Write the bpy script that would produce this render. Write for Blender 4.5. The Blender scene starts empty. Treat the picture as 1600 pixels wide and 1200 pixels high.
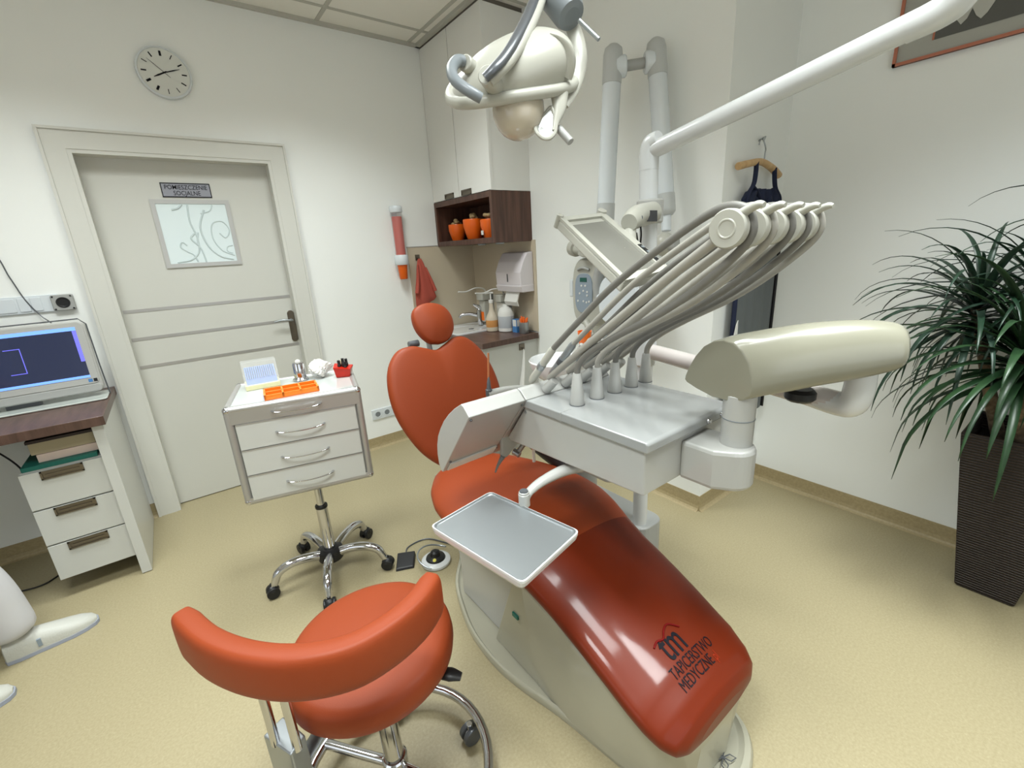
import bpy, bmesh, math, random
from mathutils import Vector, Matrix
random.seed(7)
PI = math.pi
COL = bpy.context.scene.collection
V = Vector

# ---------------------------------------------------------------- materials
def lin(c):
    return tuple(((v/255)/12.92 if v/255 <= .04045 else (((v/255)+.055)/1.055)**2.4) for v in c) + (1,)
def mat(name, c, rough=.5, metal=0, coat=0, bump=None, spec=.5, trans=0, alpha=1, emit=None, ior=1.45, mott=None, sub=0, coatr=.05):
    m = bpy.data.materials.new(name); m.use_nodes = True
    nt = m.node_tree; b = nt.nodes['Principled BSDF']
    b.inputs['Base Color'].default_value = lin(c)
    b.inputs['Roughness'].default_value = rough
    b.inputs['Metallic'].default_value = metal
    b.inputs['Coat Weight'].default_value = coat
    b.inputs['Coat Roughness'].default_value = coatr
    b.inputs['Specular IOR Level'].default_value = spec
    b.inputs['Transmission Weight'].default_value = trans
    b.inputs['Alpha'].default_value = alpha
    b.inputs['IOR'].default_value = ior
    if emit:
        b.inputs['Emission Color'].default_value = lin(emit[0]); b.inputs['Emission Strength'].default_value = emit[1]
    tc = nt.nodes.new('ShaderNodeTexCoord')
    if bump:
        n = nt.nodes.new('ShaderNodeTexNoise'); n.inputs['Scale'].default_value = bump[0]; n.inputs['Detail'].default_value = 3
        nt.links.new(tc.outputs['Object'], n.inputs['Vector'])
        bp = nt.nodes.new('ShaderNodeBump'); bp.inputs['Strength'].default_value = bump[1]; bp.inputs['Distance'].default_value = .002
        nt.links.new(n.outputs['Fac'], bp.inputs['Height']); nt.links.new(bp.outputs['Normal'], b.inputs['Normal'])
    if mott:  # second colour, scale, low, high
        n = nt.nodes.new('ShaderNodeTexNoise'); n.inputs['Scale'].default_value = mott[1]; n.inputs['Detail'].default_value = 4
        nt.links.new(tc.outputs['Object'], n.inputs['Vector'])
        r = nt.nodes.new('ShaderNodeValToRGB'); r.color_ramp.elements[0].position = mott[2]; r.color_ramp.elements[1].position = mott[3]
        r.color_ramp.elements[0].color = lin(c); r.color_ramp.elements[1].color = lin(mott[0])
        nt.links.new(n.outputs['Fac'], r.inputs['Fac']); nt.links.new(r.outputs['Color'], b.inputs['Base Color'])
    return m
def wood(name, c1, c2, rough=.35, scale=(1, 14, 1)):
    m = mat(name, c1, rough); nt = m.node_tree; b = nt.nodes['Principled BSDF']
    tc = nt.nodes.new('ShaderNodeTexCoord'); mp = nt.nodes.new('ShaderNodeMapping'); mp.inputs['Scale'].default_value = scale
    n = nt.nodes.new('ShaderNodeTexNoise'); n.inputs['Scale'].default_value = 4; n.inputs['Detail'].default_value = 6; n.inputs['Roughness'].default_value = .6
    r = nt.nodes.new('ShaderNodeValToRGB'); r.color_ramp.elements[0].color = lin(c1); r.color_ramp.elements[1].color = lin(c2)
    r.color_ramp.elements[0].position = .35; r.color_ramp.elements[1].position = .68
    nt.links.new(tc.outputs['Object'], mp.inputs['Vector']); nt.links.new(mp.outputs['Vector'], n.inputs['Vector'])
    nt.links.new(n.outputs['Fac'], r.inputs['Fac']); nt.links.new(r.outputs['Color'], b.inputs['Base Color'])
    return m
def floor_mat():
    m = mat('vinyl_floor', (190, 172, 132), .42, bump=(60, .02)); nt = m.node_tree; b = nt.nodes['Principled BSDF']
    tc = nt.nodes.new('ShaderNodeTexCoord')
    n = nt.nodes.new('ShaderNodeTexNoise'); n.inputs['Scale'].default_value = 130; n.inputs['Detail'].default_value = 5; n.inputs['Roughness'].default_value = .7
    n2 = nt.nodes.new('ShaderNodeTexVoronoi'); n2.inputs['Scale'].default_value = 60
    r = nt.nodes.new('ShaderNodeValToRGB'); e = r.color_ramp.elements
    e[0].position = .3; e[0].color = lin((150, 139, 107)); e[1].position = .72; e[1].color = lin((169, 158, 127))
    r2 = nt.nodes.new('ShaderNodeValToRGB'); f = r2.color_ramp.elements
    f[0].position = .0; f[0].color = (1, 1, 1, 1); f[1].position = .16; f[1].color = (0, 0, 0, 1)
    mx = nt.nodes.new('ShaderNodeMix'); mx.data_type = 'RGBA'; mx.inputs['B'].default_value = lin((196, 187, 158))
    mm = nt.nodes.new('ShaderNodeMath'); mm.operation = 'MULTIPLY'; mm.inputs[1].default_value = .3
    for a in (n, n2): nt.links.new(tc.outputs['Object'], a.inputs['Vector'])
    nt.links.new(n.outputs['Fac'], r.inputs['Fac']); nt.links.new(n2.outputs['Distance'], r2.inputs['Fac'])
    nt.links.new(r2.outputs['Color'], mm.inputs[0]); nt.links.new(mm.outputs[0], mx.inputs['Factor'])
    nt.links.new(r.outputs['Color'], mx.inputs['A']); nt.links.new(mx.outputs['Result'], b.inputs['Base Color'])
    return m
def wicker_mat():
    m = mat('dark_wicker', (52, 38, 34), .5); nt = m.node_tree; b = nt.nodes['Principled BSDF']
    tc = nt.nodes.new('ShaderNodeTexCoord')
    w = nt.nodes.new('ShaderNodeTexWave'); w.bands_direction = 'Z'; w.inputs['Scale'].default_value = 28; w.inputs['Distortion'].default_value = 1.2; w.inputs['Detail'].default_value = 2; w.inputs['Detail Scale'].default_value = 6
    ck = nt.nodes.new('ShaderNodeTexBrick'); ck.inputs['Scale'].default_value = 22
    nt.links.new(tc.outputs['Object'], w.inputs['Vector'])
    r = nt.nodes.new('ShaderNodeValToRGB'); r.color_ramp.elements[0].color = lin((16, 11, 10)); r.color_ramp.elements[1].color = lin((56, 43, 38))
    nt.links.new(w.outputs['Fac'], r.inputs['Fac']); nt.links.new(r.outputs['Color'], b.inputs['Base Color'])
    bp = nt.nodes.new('ShaderNodeBump'); bp.inputs['Distance'].default_value = .004; nt.links.new(w.outputs['Fac'], bp.inputs['Height']); nt.links.new(bp.outputs['Normal'], b.inputs['Normal'])
    return m
M = dict(
 wall=mat('wall_paint', (237, 239, 236), .75, bump=(220, .12), spec=.3),
 ceil=mat('ceiling_tile', (236, 234, 226), .9, bump=(300, .15)),
 grid=mat('ceiling_grid', (186, 185, 176), .6),
 door=mat('door_white', (204, 204, 197), .38),
 trimw=mat('casing_white', (208, 208, 201), .35),
 base=mat('baseboard_vinyl', (158, 143, 108), .5, mott=((172, 156, 120), 90, .35, .7)),
 floor=floor_mat(),
 splash=mat('splash_laminate', (196, 184, 162), .35),
 cab=mat('cabinet_white', (200, 201, 196), .3),
 brown=wood('brown_laminate', (68, 46, 38), (100, 70, 57), .35, (9, 9, .6)),
 top=wood('dark_worktop', (70, 50, 42), (98, 74, 64), .35, (9, 1, 1)),
 white=mat('white_plastic', (172, 172, 168), .28, coat=.25),
 armw=mat('arm_tube_white', (208, 210, 210), .25, coat=.3),
 whiteg=mat('white_gloss', (150, 152, 151), .16, coat=.5, bump=(3, .35)),
 cool=mat('cool_white', (212, 218, 222), .25, coat=.2),
 pale=mat('warm_white_plastic', (176, 175, 165), .32),
 beige=mat('beige_plastic', (162, 159, 142), .28, coat=.3),
 lightgrey=mat('light_grey_plastic', (160, 161, 158), .35),
 grey=mat('grey_plastic', (120, 126, 130), .35),
 hose=mat('grey_hose', (112, 110, 105), .45),
 hosel=mat('light_hose', (156, 153, 145), .4),
 dgrey=mat('dark_grey_metal', (92, 95, 99), .3, metal=.3),
 chrome=mat('chrome', (200, 200, 203), .08, metal=1),
 steel=mat('brushed_steel', (158, 163, 166), .32, metal=.75),
 alu=mat('satin_aluminium', (180, 178, 175), .36, metal=.6),
 nick=mat('nickel_handle', (120, 112, 100), .35, metal=.9),
 black=mat('black_plastic', (22, 22, 24), .4),
 orange=mat('orange_leather', (139, 57, 23), .5, bump=(420, .1), spec=.35),
 orangeg=mat('orange_gloss', (104, 33, 8), .45, coat=.22, coatr=.1, spec=.2, bump=(5, .25)),
 orangep=mat('orange_plastic', (238, 112, 20), .35, coat=.3),
 orangepot=mat('orange_ceramic', (226, 98, 20), .3),
 red=mat('red_acrylic', (205, 36, 14), .12, trans=.35),
 terra=mat('terracotta_towel', (172, 80, 66), .95, bump=(500, .6)),
 cupred=mat('red_cups', (186, 62, 44), .4),
 clear=mat('clear_plastic', (235, 238, 238), .06, trans=.0, alpha=.13, coat=.3),
 frost=mat('frosted_glass', (205, 216, 216), .3, coat=.6, emit=((205, 222, 220), .13)),  # weak emission gives the glass a glow of its own
 frost2=mat('etched_pattern', (186, 198, 198), .5, emit=((196, 210, 212), .1)),  # same slight glow put into the etching
 signg=mat('sign_grey', (150, 152, 162), .4),
 ink=mat('dark_ink', (14, 14, 22), .6, spec=.2),
 inkred=mat('red_ink', (105, 6, 5), .6, spec=.2),
 inkor=mat('orange_ink', (150, 44, 18), .5, spec=.2),
 navy=mat('navy_fabric', (22, 30, 56), .8, bump=(300, .3)),
 apron=mat('grey_apron', (92, 97, 98), .6),
 mesh=mat('grey_mesh', (128, 132, 136), .8),
 lwood=wood('light_wood', (186, 150, 104), (204, 172, 126), .5, (8, 1, 1)),
 wicker=wicker_mat(),
 soil=mat('soil', (20, 15, 13), .95, bump=(80, 1)),
 leaf=mat('leaf_green', (24, 48, 26), .38, mott=((44, 72, 42), 12, .4, .7)),
 leafd=mat('leaf_dark', (26, 50, 34), .38, mott=((62, 84, 72), 10, .45, .75)),
 bark=mat('bark', (120, 104, 84), .9, bump=(90, 1), mott=((78, 66, 52), 40, .4, .6)),
 copper=mat('copper_frame', (176, 108, 84), .4),
 matte=mat('picture_mount', (164, 164, 156), .6),
 artd=mat('picture_dark', (84, 84, 80), .5),
 artl=mat('picture_light', (178, 178, 170), .5),
 screen=mat('screen_dark', (14, 18, 34), .12, emit=((38, 44, 66), 1.0)),
 screenb=mat('screen_blue', (60, 100, 200), .2, emit=((120, 165, 255), 1.1)),
 screenp=mat('screen_violet', (90, 90, 200), .2, emit=((100, 100, 215), .9)),
 panelgrey=mat('screen_off', (116, 115, 108), .22),
 lcd=mat('green_lcd', (30, 84, 74), .3),
 padblue=mat('keypad_blue', (138, 150, 162), .4),
 blue=mat('blue_foam', (118, 140, 190), .7),
 paleyel=mat('pale_yellow', (226, 222, 178), .4),
 tissue=mat('tissue_paper', (214, 213, 208), .9, bump=(60, .5)),
 porcelain=mat('white_ceramic', (226, 228, 228), .1, coat=.5),
 bowlp=mat('bowl_underside', (206, 190, 180), .25, coat=.5),
 bluebox=mat('blue_box', (70, 124, 180), .4),
 liquid=mat('cloudy_liquid', (196, 184, 164), .25, coat=.3),
 bottle=mat('frosted_bottle', (216, 214, 206), .3, coat=.3),
 skin=mat('skin', (205, 160, 135), .5),
 trouser=mat('white_trousers', (204, 204, 208), .85, bump=(14, .9)),
 shoe=mat('white_shoe', (190, 190, 182), .5, bump=(160, .4)),
 sole=mat('shoe_sole', (150, 155, 168), .6),
 hair=mat('brown_hair', (60, 42, 30), .6),
 moss=mat('dried_moss', (172, 148, 108), .9, bump=(120, 1)),
 brownbook=mat('beige_box', (178, 166, 138), .7),
 pinkbox=mat('pink_box', (206, 186, 174), .7),
 teal=mat('teal_folder', (24, 104, 92), .5),
 yellow=mat('yellow_button', (200, 190, 60), .4),
 tan=mat('tan_brush', (176, 108, 66), .5),
 lampem=mat('light_panel', (255, 252, 244), .5, emit=((255, 250, 238), 3.0)),
)

# ---------------------------------------------------------------- mesh builder
def crom(pts, n=8):
    P = [V(p) for p in pts]
    if len(P) < 3: return P
    out = []
    for i in range(len(P)-1):
        a = P[i-1] if i else 2*P[0]-P[1]; b = P[i]; c = P[i+1]; d = P[i+2] if i+2 < len(P) else 2*P[-1]-P[-2]
        for k in range(n):
            t = k/n
            out.append(.5*((2*b)+(c-a)*t+(2*a-5*b+4*c-d)*t*t+(3*b-a-3*c+d)*t**3))
    out.append(P[-1]); return out
class MB:
    def __init__(s): s.v = []; s.f = []; s.s = []
    def add(s, vs, fs, smooth=False, mx=None):
        o = len(s.v)
        for v in vs:
            v = V(v); s.v.append(mx @ v if mx else v)
        for f in fs: s.f.append([i+o for i in f]); s.s.append(smooth)
        return s
    def box(s, a, b, mx=None):
        x0, y0, z0 = a; x1, y1, z1 = b
        x0, x1 = sorted((x0, x1)); y0, y1 = sorted((y0, y1)); z0, z1 = sorted((z0, z1))
        vs = [(x0,y0,z0),(x1,y0,z0),(x1,y1,z0),(x0,y1,z0),(x0,y0,z1),(x1,y0,z1),(x1,y1,z1),(x0,y1,z1)]
        return s.add(vs, [(0,3,2,1),(4,5,6,7),(0,1,5,4),(1,2,6,5),(2,3,7,6),(3,0,4,7)], False, mx)
    def rings(s, R, smooth=True, cap=True, closed=False, mx=None):
        n = len(R[0]); vs = [p for r in R for p in r]; fs = []
        m = len(R)
        for i in range(m if closed else m-1):
            for j in range(n):
                a = i*n+j; b = i*n+(j+1) % n; c = ((i+1) % m)*n+(j+1) % n; d = ((i+1) % m)*n+j
                fs.append((a, b, c, d))
        s.add(vs, fs, smooth, mx)
        if cap and not closed:
            s.add(R[0], [tuple(range(n))[::-1]], False, mx); s.add(R[-1], [tuple(range(n))], False, mx)
        return s
    def prism(s, poly, axis, a, b, smooth=False, mx=None):
        def P(p, t):
            return {'x': (t, p[0], p[1]), 'y': (p[0], t, p[1]), 'z': (p[0], p[1], t)}[axis]
        return s.rings([[P(p, a) for p in poly], [P(p, b) for p in poly]], smooth, True, False, mx)
    def tube(s, pts, r, n=14, closed=False, spl=0, cap=True, flat=1, up=None, mx=None):
        P = crom(pts, spl) if spl else [V(p) for p in pts]
        m = len(P)
        rr = r if isinstance(r, (list, tuple)) else [r]*m
        if len(rr) != m:
            rr = [rr[min(len(rr)-1, int(i*(len(rr)-1)/(m-1)))]*(1-((i*(len(rr)-1)/(m-1)) % 1)) + rr[min(len(rr)-1, int(i*(len(rr)-1)/(m-1))+1)]*((i*(len(rr)-1)/(m-1)) % 1) for i in range(m)]
        R = []; u = None
        for i, p in enumerate(P):
            if closed: t = (P[(i+1) % m]-P[i-1])
            else: t = P[min(i+1, m-1)]-P[max(i-1, 0)]
            if t.length < 1e-9: t = V((0, 0, 1))
            t.normalize()
            if u is None:
                u = V(up) if up else (V((0, 0, 1)) if abs(t.z) < .9 else V((1, 0, 0)))
            u = (u-t*u.dot(t))
            if u.length < 1e-6: u = t.orthogonal()
            u.normalize(); w = t.cross(u)
            R.append([p+rr[i]*(math.cos(2*PI*k/n)*u*flat+math.sin(2*PI*k/n)*w) for k in range(n)])
        return s.rings(R, True, cap, closed, mx)
    def lathe(s, prof, c=(0, 0, 0), d=(0, 0, 1), n=28, smooth=True, cap=True, mx=None):
        c = V(c); d = V(d).normalized(); u = d.orthogonal().normalized(); w = d.cross(u)
        R = [[c+d*h+max(r, 1e-4)*(math.cos(2*PI*k/n)*u+math.sin(2*PI*k/n)*w) for k in range(n)] for r, h in prof]
        return s.rings(R, smooth, cap, False, mx)
    def cyl(s, a, b, r, n=24, r2=None, mx=None):
        a = V(a); b = V(b); r2 = r if r2 is None else r2; L = (b-a).length; e = min(r, r2, L)*.12
        return s.lathe([(r-e, 0), (r, e), (r2, L-e), (r2-e, L)], a, b-a, n, True, True, mx)
    def ell(s, c, rx, ry, rz, n=24, m=14, mx=None, z0=-1, z1=1):
        R = []
        a0 = math.asin(z0); a1 = math.asin(z1)
        for i in range(m+1):
            a = a0+(a1-a0)*i/m
            cr = max(math.cos(a), .002)
            R.append([(c[0]+rx*cr*math.cos(2*PI*k/n), c[1]+ry*cr*math.sin(2*PI*k/n), c[2]+rz*math.sin(a)) for k in range(n)])
        return s.rings(R, True, True, False, mx)
    def rbox(s, a, b, r=.01, k=4, mx=None):   # box with rounded vertical edges
        x0, y0, z0 = a; x1, y1, z1 = b; poly = []
        for cx, cy, a0 in ((x1-r, y1-r, 0), (x0+r, y1-r, PI/2), (x0+r, y0+r, PI), (x1-r, y0+r, 1.5*PI)):
            for i in range(k+1):
                t = a0+PI/2*i/k; poly.append((cx+r*math.cos(t), cy+r*math.sin(t)))
        e = min(r*.3, .004, (z1-z0)*.3); cx = (x0+x1)/2; cy = (y0+y1)/2
        def sh(d): 
            fx = 1-2*d/(x1-x0); fy = 1-2*d/(y1-y0); return [(cx+(p[0]-cx)*fx, cy+(p[1]-cy)*fy) for p in poly]
        R = [[(p[0], p[1], z) for p in sh(d)] for z, d in ((z0, e), (z0+e, 0), (z1-e, 0), (z1, e))]
        return s.rings(R, False, True, False, mx)
WL = {}
def obj(name, mb, m, parent=None, bevel=0, sub=0, **props):
    me = bpy.data.meshes.new(name); vs = mb.v
    if not vs: raise RuntimeError(name)
    lo = V([min(v[i] for v in vs) for i in range(3)]); hi = V([max(v[i] for v in vs) for i in range(3)])
    og = V(((lo.x+hi.x)/2, (lo.y+hi.y)/2, lo.z))
    me.from_pydata([v-og for v in vs], [], mb.f)
    for p, sm in zip(me.polygons, mb.s): p.use_smooth = sm
    bm = bmesh.new(); bm.from_mesh(me); (bmesh.ops.remove_doubles(bm, verts=bm.verts, dist=1e-6) if bevel else None)
    bmesh.ops.recalc_face_normals(bm, faces=bm.faces)
    for e in bm.edges:
        if len(e.link_faces) == 2 and e.calc_face_angle(0) > .75: e.smooth = False
    bm.to_mesh(me); bm.free()
    me.materials.append(M[m] if isinstance(m, str) else m)
    o = bpy.data.objects.new(name, me); COL.objects.link(o)
    o.location = og - (WL[parent.name] if parent else V((0, 0, 0))); WL[o.name] = og
    if parent: o.parent = parent
    if bevel:
        b = o.modifiers.new('bevel', 'BEVEL'); b.width = bevel; b.segments = 3; b.limit_method = 'ANGLE'; b.angle_limit = .6
    if sub:
        b = o.modifiers.new('sub', 'SUBSURF'); b.levels = sub; b.render_levels = sub
    for k, v in props.items(): o[k] = v
    return o
def thing(name, label, cat, loc, group=None):
    o = bpy.data.objects.new(name, None); COL.objects.link(o); o.empty_display_size = .05
    o.location = loc; WL[o.name] = V(loc); o['label'] = label; o['category'] = cat
    if group: o['group'] = group
    return o
def struct(name, mb, m, parent=None, **k):
    o = obj(name, mb, m, parent, **k)
    if not parent: o['kind'] = 'structure'
    return o
def frame(o, ex, ey):   # local frame: origin, x-axis, y-axis
    ex = V(ex).normalized(); ez = ex.cross(V(ey)).normalized(); ey = ez.cross(ex)
    m = Matrix((ex, ey, ez)).transposed().to_4x4(); m.translation = V(o); return m
def rotz(o, deg):
    return Matrix.Translation(V(o)) @ Matrix.Rotation(math.radians(deg), 4, 'Z')
def text_mb(s, size, mx, align='LEFT', ext=.0004, bold=0, warp=None, sx=1):
    cu = bpy.data.curves.new('t', 'FONT'); cu.body = s; cu.size = size; cu.align_x = align; cu.extrude = ext; cu.offset = bold; cu.resolution_u = 3
    ob = bpy.data.objects.new('t', cu); COL.objects.link(ob)
    dg = bpy.context.evaluated_depsgraph_get(); me = bpy.data.meshes.new_from_object(ob.evaluated_get(dg))
    mb = MB()
    vs = [mx @ V((v.co.x*sx, v.co.y, v.co.z)) for v in me.vertices]
    if warp: vs = [warp(v) for v in vs]
    mb.add(vs, [tuple(p.vertices) for p in me.polygons])
    bpy.data.objects.remove(ob); bpy.data.curves.remove(cu); bpy.data.meshes.remove(me)
    return mb

# ================================================================= THE ROOM
XB, YD, XR, YP, ZC = 2.07, 3.25, 2.66, 1.147, 2.82
X0, Y0 = -2.6, -1.8
struct('floor', MB().box((X0, Y0, -.1), (XR+.1, YD+.15, 0)), 'floor')
struct('ceiling', MB().box((X0, Y0, ZC), (XR+.1, YD+.15, ZC+.1)), 'ceil')
# door wall with an opening for the door
DX0, DX1, DZ = -.25, .675, 2.035
mb = MB().box((X0, YD, 0), (DX0, YD+.15, ZC)).box((DX1, YD, 0), (XR+.1, YD+.15, ZC)).box((DX0, YD, DZ), (DX1, YD+.15, ZC)).box((DX0, YD+.12, 0), (DX1, YD+.15, DZ))
struct('wall_back', mb, 'wall')
struct('wall_sink', MB().box((XB, YP, 0), (XR+.1, YD, ZC)), 'wall')
struct('wall_right', MB().box((XR, Y0, 0), (XR+.1, YP, ZC)), 'wall')
struct('wall_left', MB().box((X0-.1, Y0, 0), (X0, YD+.15, ZC)), 'wall')
struct('wall_front', MB().box((X0, Y0-.1, 0), (XR+.1, Y0, ZC)), 'wall')
def cove(poly_pts, name, h=.09):
    mb = MB()
    for (a, b, nrm) in poly_pts:
        a = V(a+(0,)); b = V(b+(0,)); n = V(nrm+(0,))
        prof = [(0, 0), (.022, 0), (.012, .006), (.006, .014), (.003, .03), (.003, h), (0, h)]
        R = [[p+n*q[0]+V((0, 0, q[1])) for q in prof] for p in (a, b)]
        mb.rings(R, False, True)
    struct(name, mb, 'base')
cove([((XR, Y0), (XR, YP), (-1, 0))], 'baseboard_right')
cove([((XB, YP), (XB, 2.45), (-1, 0)), ((XB-.003, YP), (XR, YP), (0, -1))], 'baseboard_sink')
cove([((.77, YD), (1.45, YD), (0, -1)), ((X0, YD), (-.335, YD), (0, -1))], 'baseboard_back')
# ceiling grid
mb = MB()
for k in range(-4, 4): 
    x = 1.07-.6*(k+3) if k < 0 else 1.07+.6*k
for x in (-2.53, -1.93, -1.33, -.73, -.13, .47, 1.07, 1.67): mb.box((x-.012, Y0, ZC-.004), (x+.012, YD, ZC+.001))
for y in (3.05, 2.45, 1.85, 1.25, .65, .05, -.55, -1.15): mb.box((X0, y-.012, ZC-.0035), (XR, y+.012, ZC+.001))
struct('trim_1', mb, 'grid')
mb = MB().box((X0, YD-.02, ZC-.02), (1.75, YD, ZC)).box((1.72, 2.49, ZC-.02), (1.75, YD, ZC))
struct('trim_2', mb, 'grid')
# door
d = MB().box((DX0+.004, YD+.075, .006), (DX1-.004, YD+.115, DZ-.004))
door = struct('door_1', d, 'door')
mb = MB()
for (x0, x1, z0, z1) in ((-.335, DX0+.008, 0, 2.11), (DX1-.008, .76, 0, 2.11), (DX0+.008, DX1-.008, DZ-.008, 2.11)):
    mb.box((x0, YD-.018, z0), (x1, YD-.002, z1))
for (x0, x1, z0, z1) in ((-.335, -.322, 0, 2.11), (.748, .76, 0, 2.11), (-.335, .76, 2.11, 2.122)):
    mb.box((x0, YD-.025, z0), (x1, YD-.001, z1))
struct('door_frame', mb, 'trimw', door)
mb = MB().box((DX0-.001, YD-.015, 0), (DX0+.026, YD+.085, DZ)).box((DX1-.026, YD-.015, 0), (DX1+.001, YD+.085, DZ)).box((DX0+.026, YD-.015, DZ-.026), (DX1-.026, YD+.085, DZ+.001))
struct('door_jamb', mb, 'trimw', door)
YL = YD+.075
for z in (1.218, 1.06, .897): struct('door_strip', MB().box((DX0+.03, YL-.002, z-.009), (DX1-.03, YL+.001, z+.009)), 'alu', door)
mb = MB()
for a, b in (((.03, 1.44), (.41, 1.462)), ((.03, 1.788), (.41, 1.81)), ((.03, 1.462), (.052, 1.788)), ((.388, 1.462), (.41, 1.788))):
    mb.box((a[0], YL-.008, a[1]), (b[0], YL+.001, b[1]))
wf = struct('door_window_frame', mb, 'alu', door)
wf.data.materials[0] = mat('window_bead', (190, 190, 188), .4, metal=.3)
pane = struct('door_window_pane', MB().box((.052, YL-.004, 1.462), (.388, YL-.001, 1.788)), 'frost', door)
mb = MB()
def swirl(pts, r): mb.tube([(p[0], YL-.0045, p[1]) for p in pts], r, n=6, spl=8, flat=1)
def wx(px, py):   # window pattern drawing board: u,v in 0..1 from the lower left of the pane
    return (.052+.336*px, 1.462+.326*py)
for pts, r in (([(.1, .02), (.32, .06), (.45, .2), (.47, .45), (.42, .7), (.44, .98)], .0045), ([(.52, .0), (.5, .2), (.46, .34), (.5, .52)], .004),
               ([(.95, .03), (.75, .1), (.6, .3), (.55, .6), (.66, .9)], .005), ([(.98, .1), (.8, .2), (.7, .42), (.74, .66), (.9, .7), (.98, .55), (.9, .42), (.82, .5)], .0035),
               ([(.4, .02), (.36, .14), (.28, .2), (.2, .28), (.24, .36), (.3, .3)], .004), ([(.2, .9), (.3, .93), (.36, .99)], .006), ([(.98, .28), (.9, .26), (.88, .18), (.96, .14)], .003), ([(.46, .3), (.38, .42), (.44, .5)], .005), ([(.8, .98), (.74, .88), (.6, .84)], .0035)):
    swirl([wx(*p) for p in pts], r)
struct('etched_swirls', mb, 'frost2', pane)
sg = obj('door_sign', MB().box((.097, YL-.004, 1.822), (.332, YL-.0005, 1.898)), 'signg', label='small grey nameplate with black lettering above the door window', category='sign')
fr = MB()
for a, b in (((.097, 1.822), (.332, 1.827)), ((.097, 1.893), (.332, 1.898)), ((.097, 1.822), (.101, 1.898)), ((.328, 1.822), (.332, 1.898))):
    fr.box((a[0], YL-.005, a[1]), (b[0], YL-.003, b[1]))
obj('border', fr, 'ink', sg)
fm = frame((.2145, YL-.0045, 1.864), (1, 0, 0), (0, 0, 1))
obj('lettering', text_mb('POMIESZCZENIE', .033, fm, 'CENTER', bold=.0001, sx=.84), 'ink', sg)
fm = frame((.2145, YL-.0045, 1.833), (1, 0, 0), (0, 0, 1))
obj('lettering', text_mb('SOCJALNE', .033, fm, 'CENTER', bold=.0001, sx=.84), 'ink', sg)
mb = MB().rbox((-.02, -.105, 0), (.02, .105, .008), .019, 5, mx=frame((.627, YL, 1.02), (1, 0, 0), (0, 0, 1)))
struct('door_handle_plate', mb, 'nick', door)
mb = MB().tube([(.622, YL-.005, 1.063), (.622, YL-.045, 1.063), (.6, YL-.052, 1.066), (.56, YL-.05, 1.07), (.515, YL-.046, 1.064)], [.009, .008, .007, .007, .005], spl=5)
struct('door_handle', mb, 'steel', door)
# sink splash panels
struct('trim_3', MB().box((1.49, YD-.008, .86), (XB, YD, 1.49)).box((XB-.008, 2.45, .86), (XB, YD-.008, 1.49)), 'splash')
struct('trim_4', MB().box((1.486, YD-.01, 1.488), (1.75, YD, 1.494)), 'alu')

# ================================================================= THINGS ON THE DOOR WALL
ck = thing('wall_clock', 'round white clock with black hands high on wall above door', 'clock', (.237, YD, 2.417))
cc = (.237, YD, 2.417)
obj('case', MB().lathe([(.118, 0), (.121, .006), (.119, .028), (.111, .031), (.109, .024)], cc, (0, -1, 0), 48), 'cool', ck)
obj('dial', MB().lathe([(.1095, .015), (.1095, .0255)], cc, (0, -1, 0), 48), mat('dial_white', (214, 216, 210), .4), ck)
for h in range(12):
    a = math.radians(90-h*30); wd = (.010 if h in (0, 7, 8) else .006 if h in (3, 2, 4, 11, 9) else .0035); r0, r1 = .075, .098
    ca, sa = math.cos(a), math.sin(a)
    fmx = frame((cc[0]+ca*r0, YD-.0265, cc[2]+sa*r0), (ca, 0, sa), (-sa, 0, ca))
    obj('hour_mark', MB().box((0, -wd/2, -.0004), (r1-r0, wd/2, .0004), fmx), 'ink', ck)
def hand(name, ang, L, w, back=.012):
    a = math.radians(ang); ca, sa = math.cos(a), math.sin(a)
    fmx = frame((cc[0], YD-.028, cc[2]), (ca, 0, sa), (-sa, 0, ca))
    obj(name, MB().prism([(-back, -w/2), (L*.6, -w*.6), (L, -w*.15), (L, w*.15), (L*.6, w*.6), (-back, w/2)], 'z', -.0006, .0006, mx=fmx), 'ink', ck)
hand('hour_hand', 207, .055, .006); hand('minute_hand', 19, .075, .004); hand('second_hand', 138, .085, .0016, .03)

sw = thing('light_switch_panel', 'white three-gang light switch panel on wall above monitor', 'light switch', (-.56, YD, 1.26))
obj('frame', MB().rbox((-.13, -.042, 0), (.115, .042, .009), .006, 3, mx=frame((-.56, YD, 1.305), (1, 0, 0), (0, 0, 1))), 'cool', sw)
for x0, x1 in ((-.122, -.045), (-.035, .005), (.01, .048)):
    obj('rocker', MB().rbox((x0, -.033, .008), (x1, .033, .0125), .004, 3, mx=frame((-.56, YD, 1.305), (1, 0, 0), (0, 0, 1))), 'cool', sw)
vp = thing('wall_vent_box', 'square grey box with round black opening beside the light switches', 'wall box', (-.433, YD, 1.27))
fmx = frame((-.433, YD, 1.303), (1, 0, 0), (0, 0, 1))
obj('body', MB().rbox((-.043, -.04, 0), (.043, .04, .022), .01, 4, mx=fmx), 'lightgrey', vp)
obj('opening', MB().lathe([(.027, .0215), (.027, .0235), (.02, .0235), (.018, .0222)], (-.433, YD, 1.303), (0, -1, 0), 32), 'black', vp)
for sx in (-1, 1):
    for sz in (-1, 1): obj('screw', MB().cyl((-.433+sx*.034, YD-.021, 1.303+sz*.031), (-.433+sx*.034, YD-.0245, 1.303+sz*.031), .004, 10), 'black', vp)
sk = thing('socket_strip', 'low white wall strip of three power sockets behind dental chair', 'power socket', (1.16, YD, .22))
fmx = frame((1.16, YD, .275), (1, 0, 0), (0, 0, 1))
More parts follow.
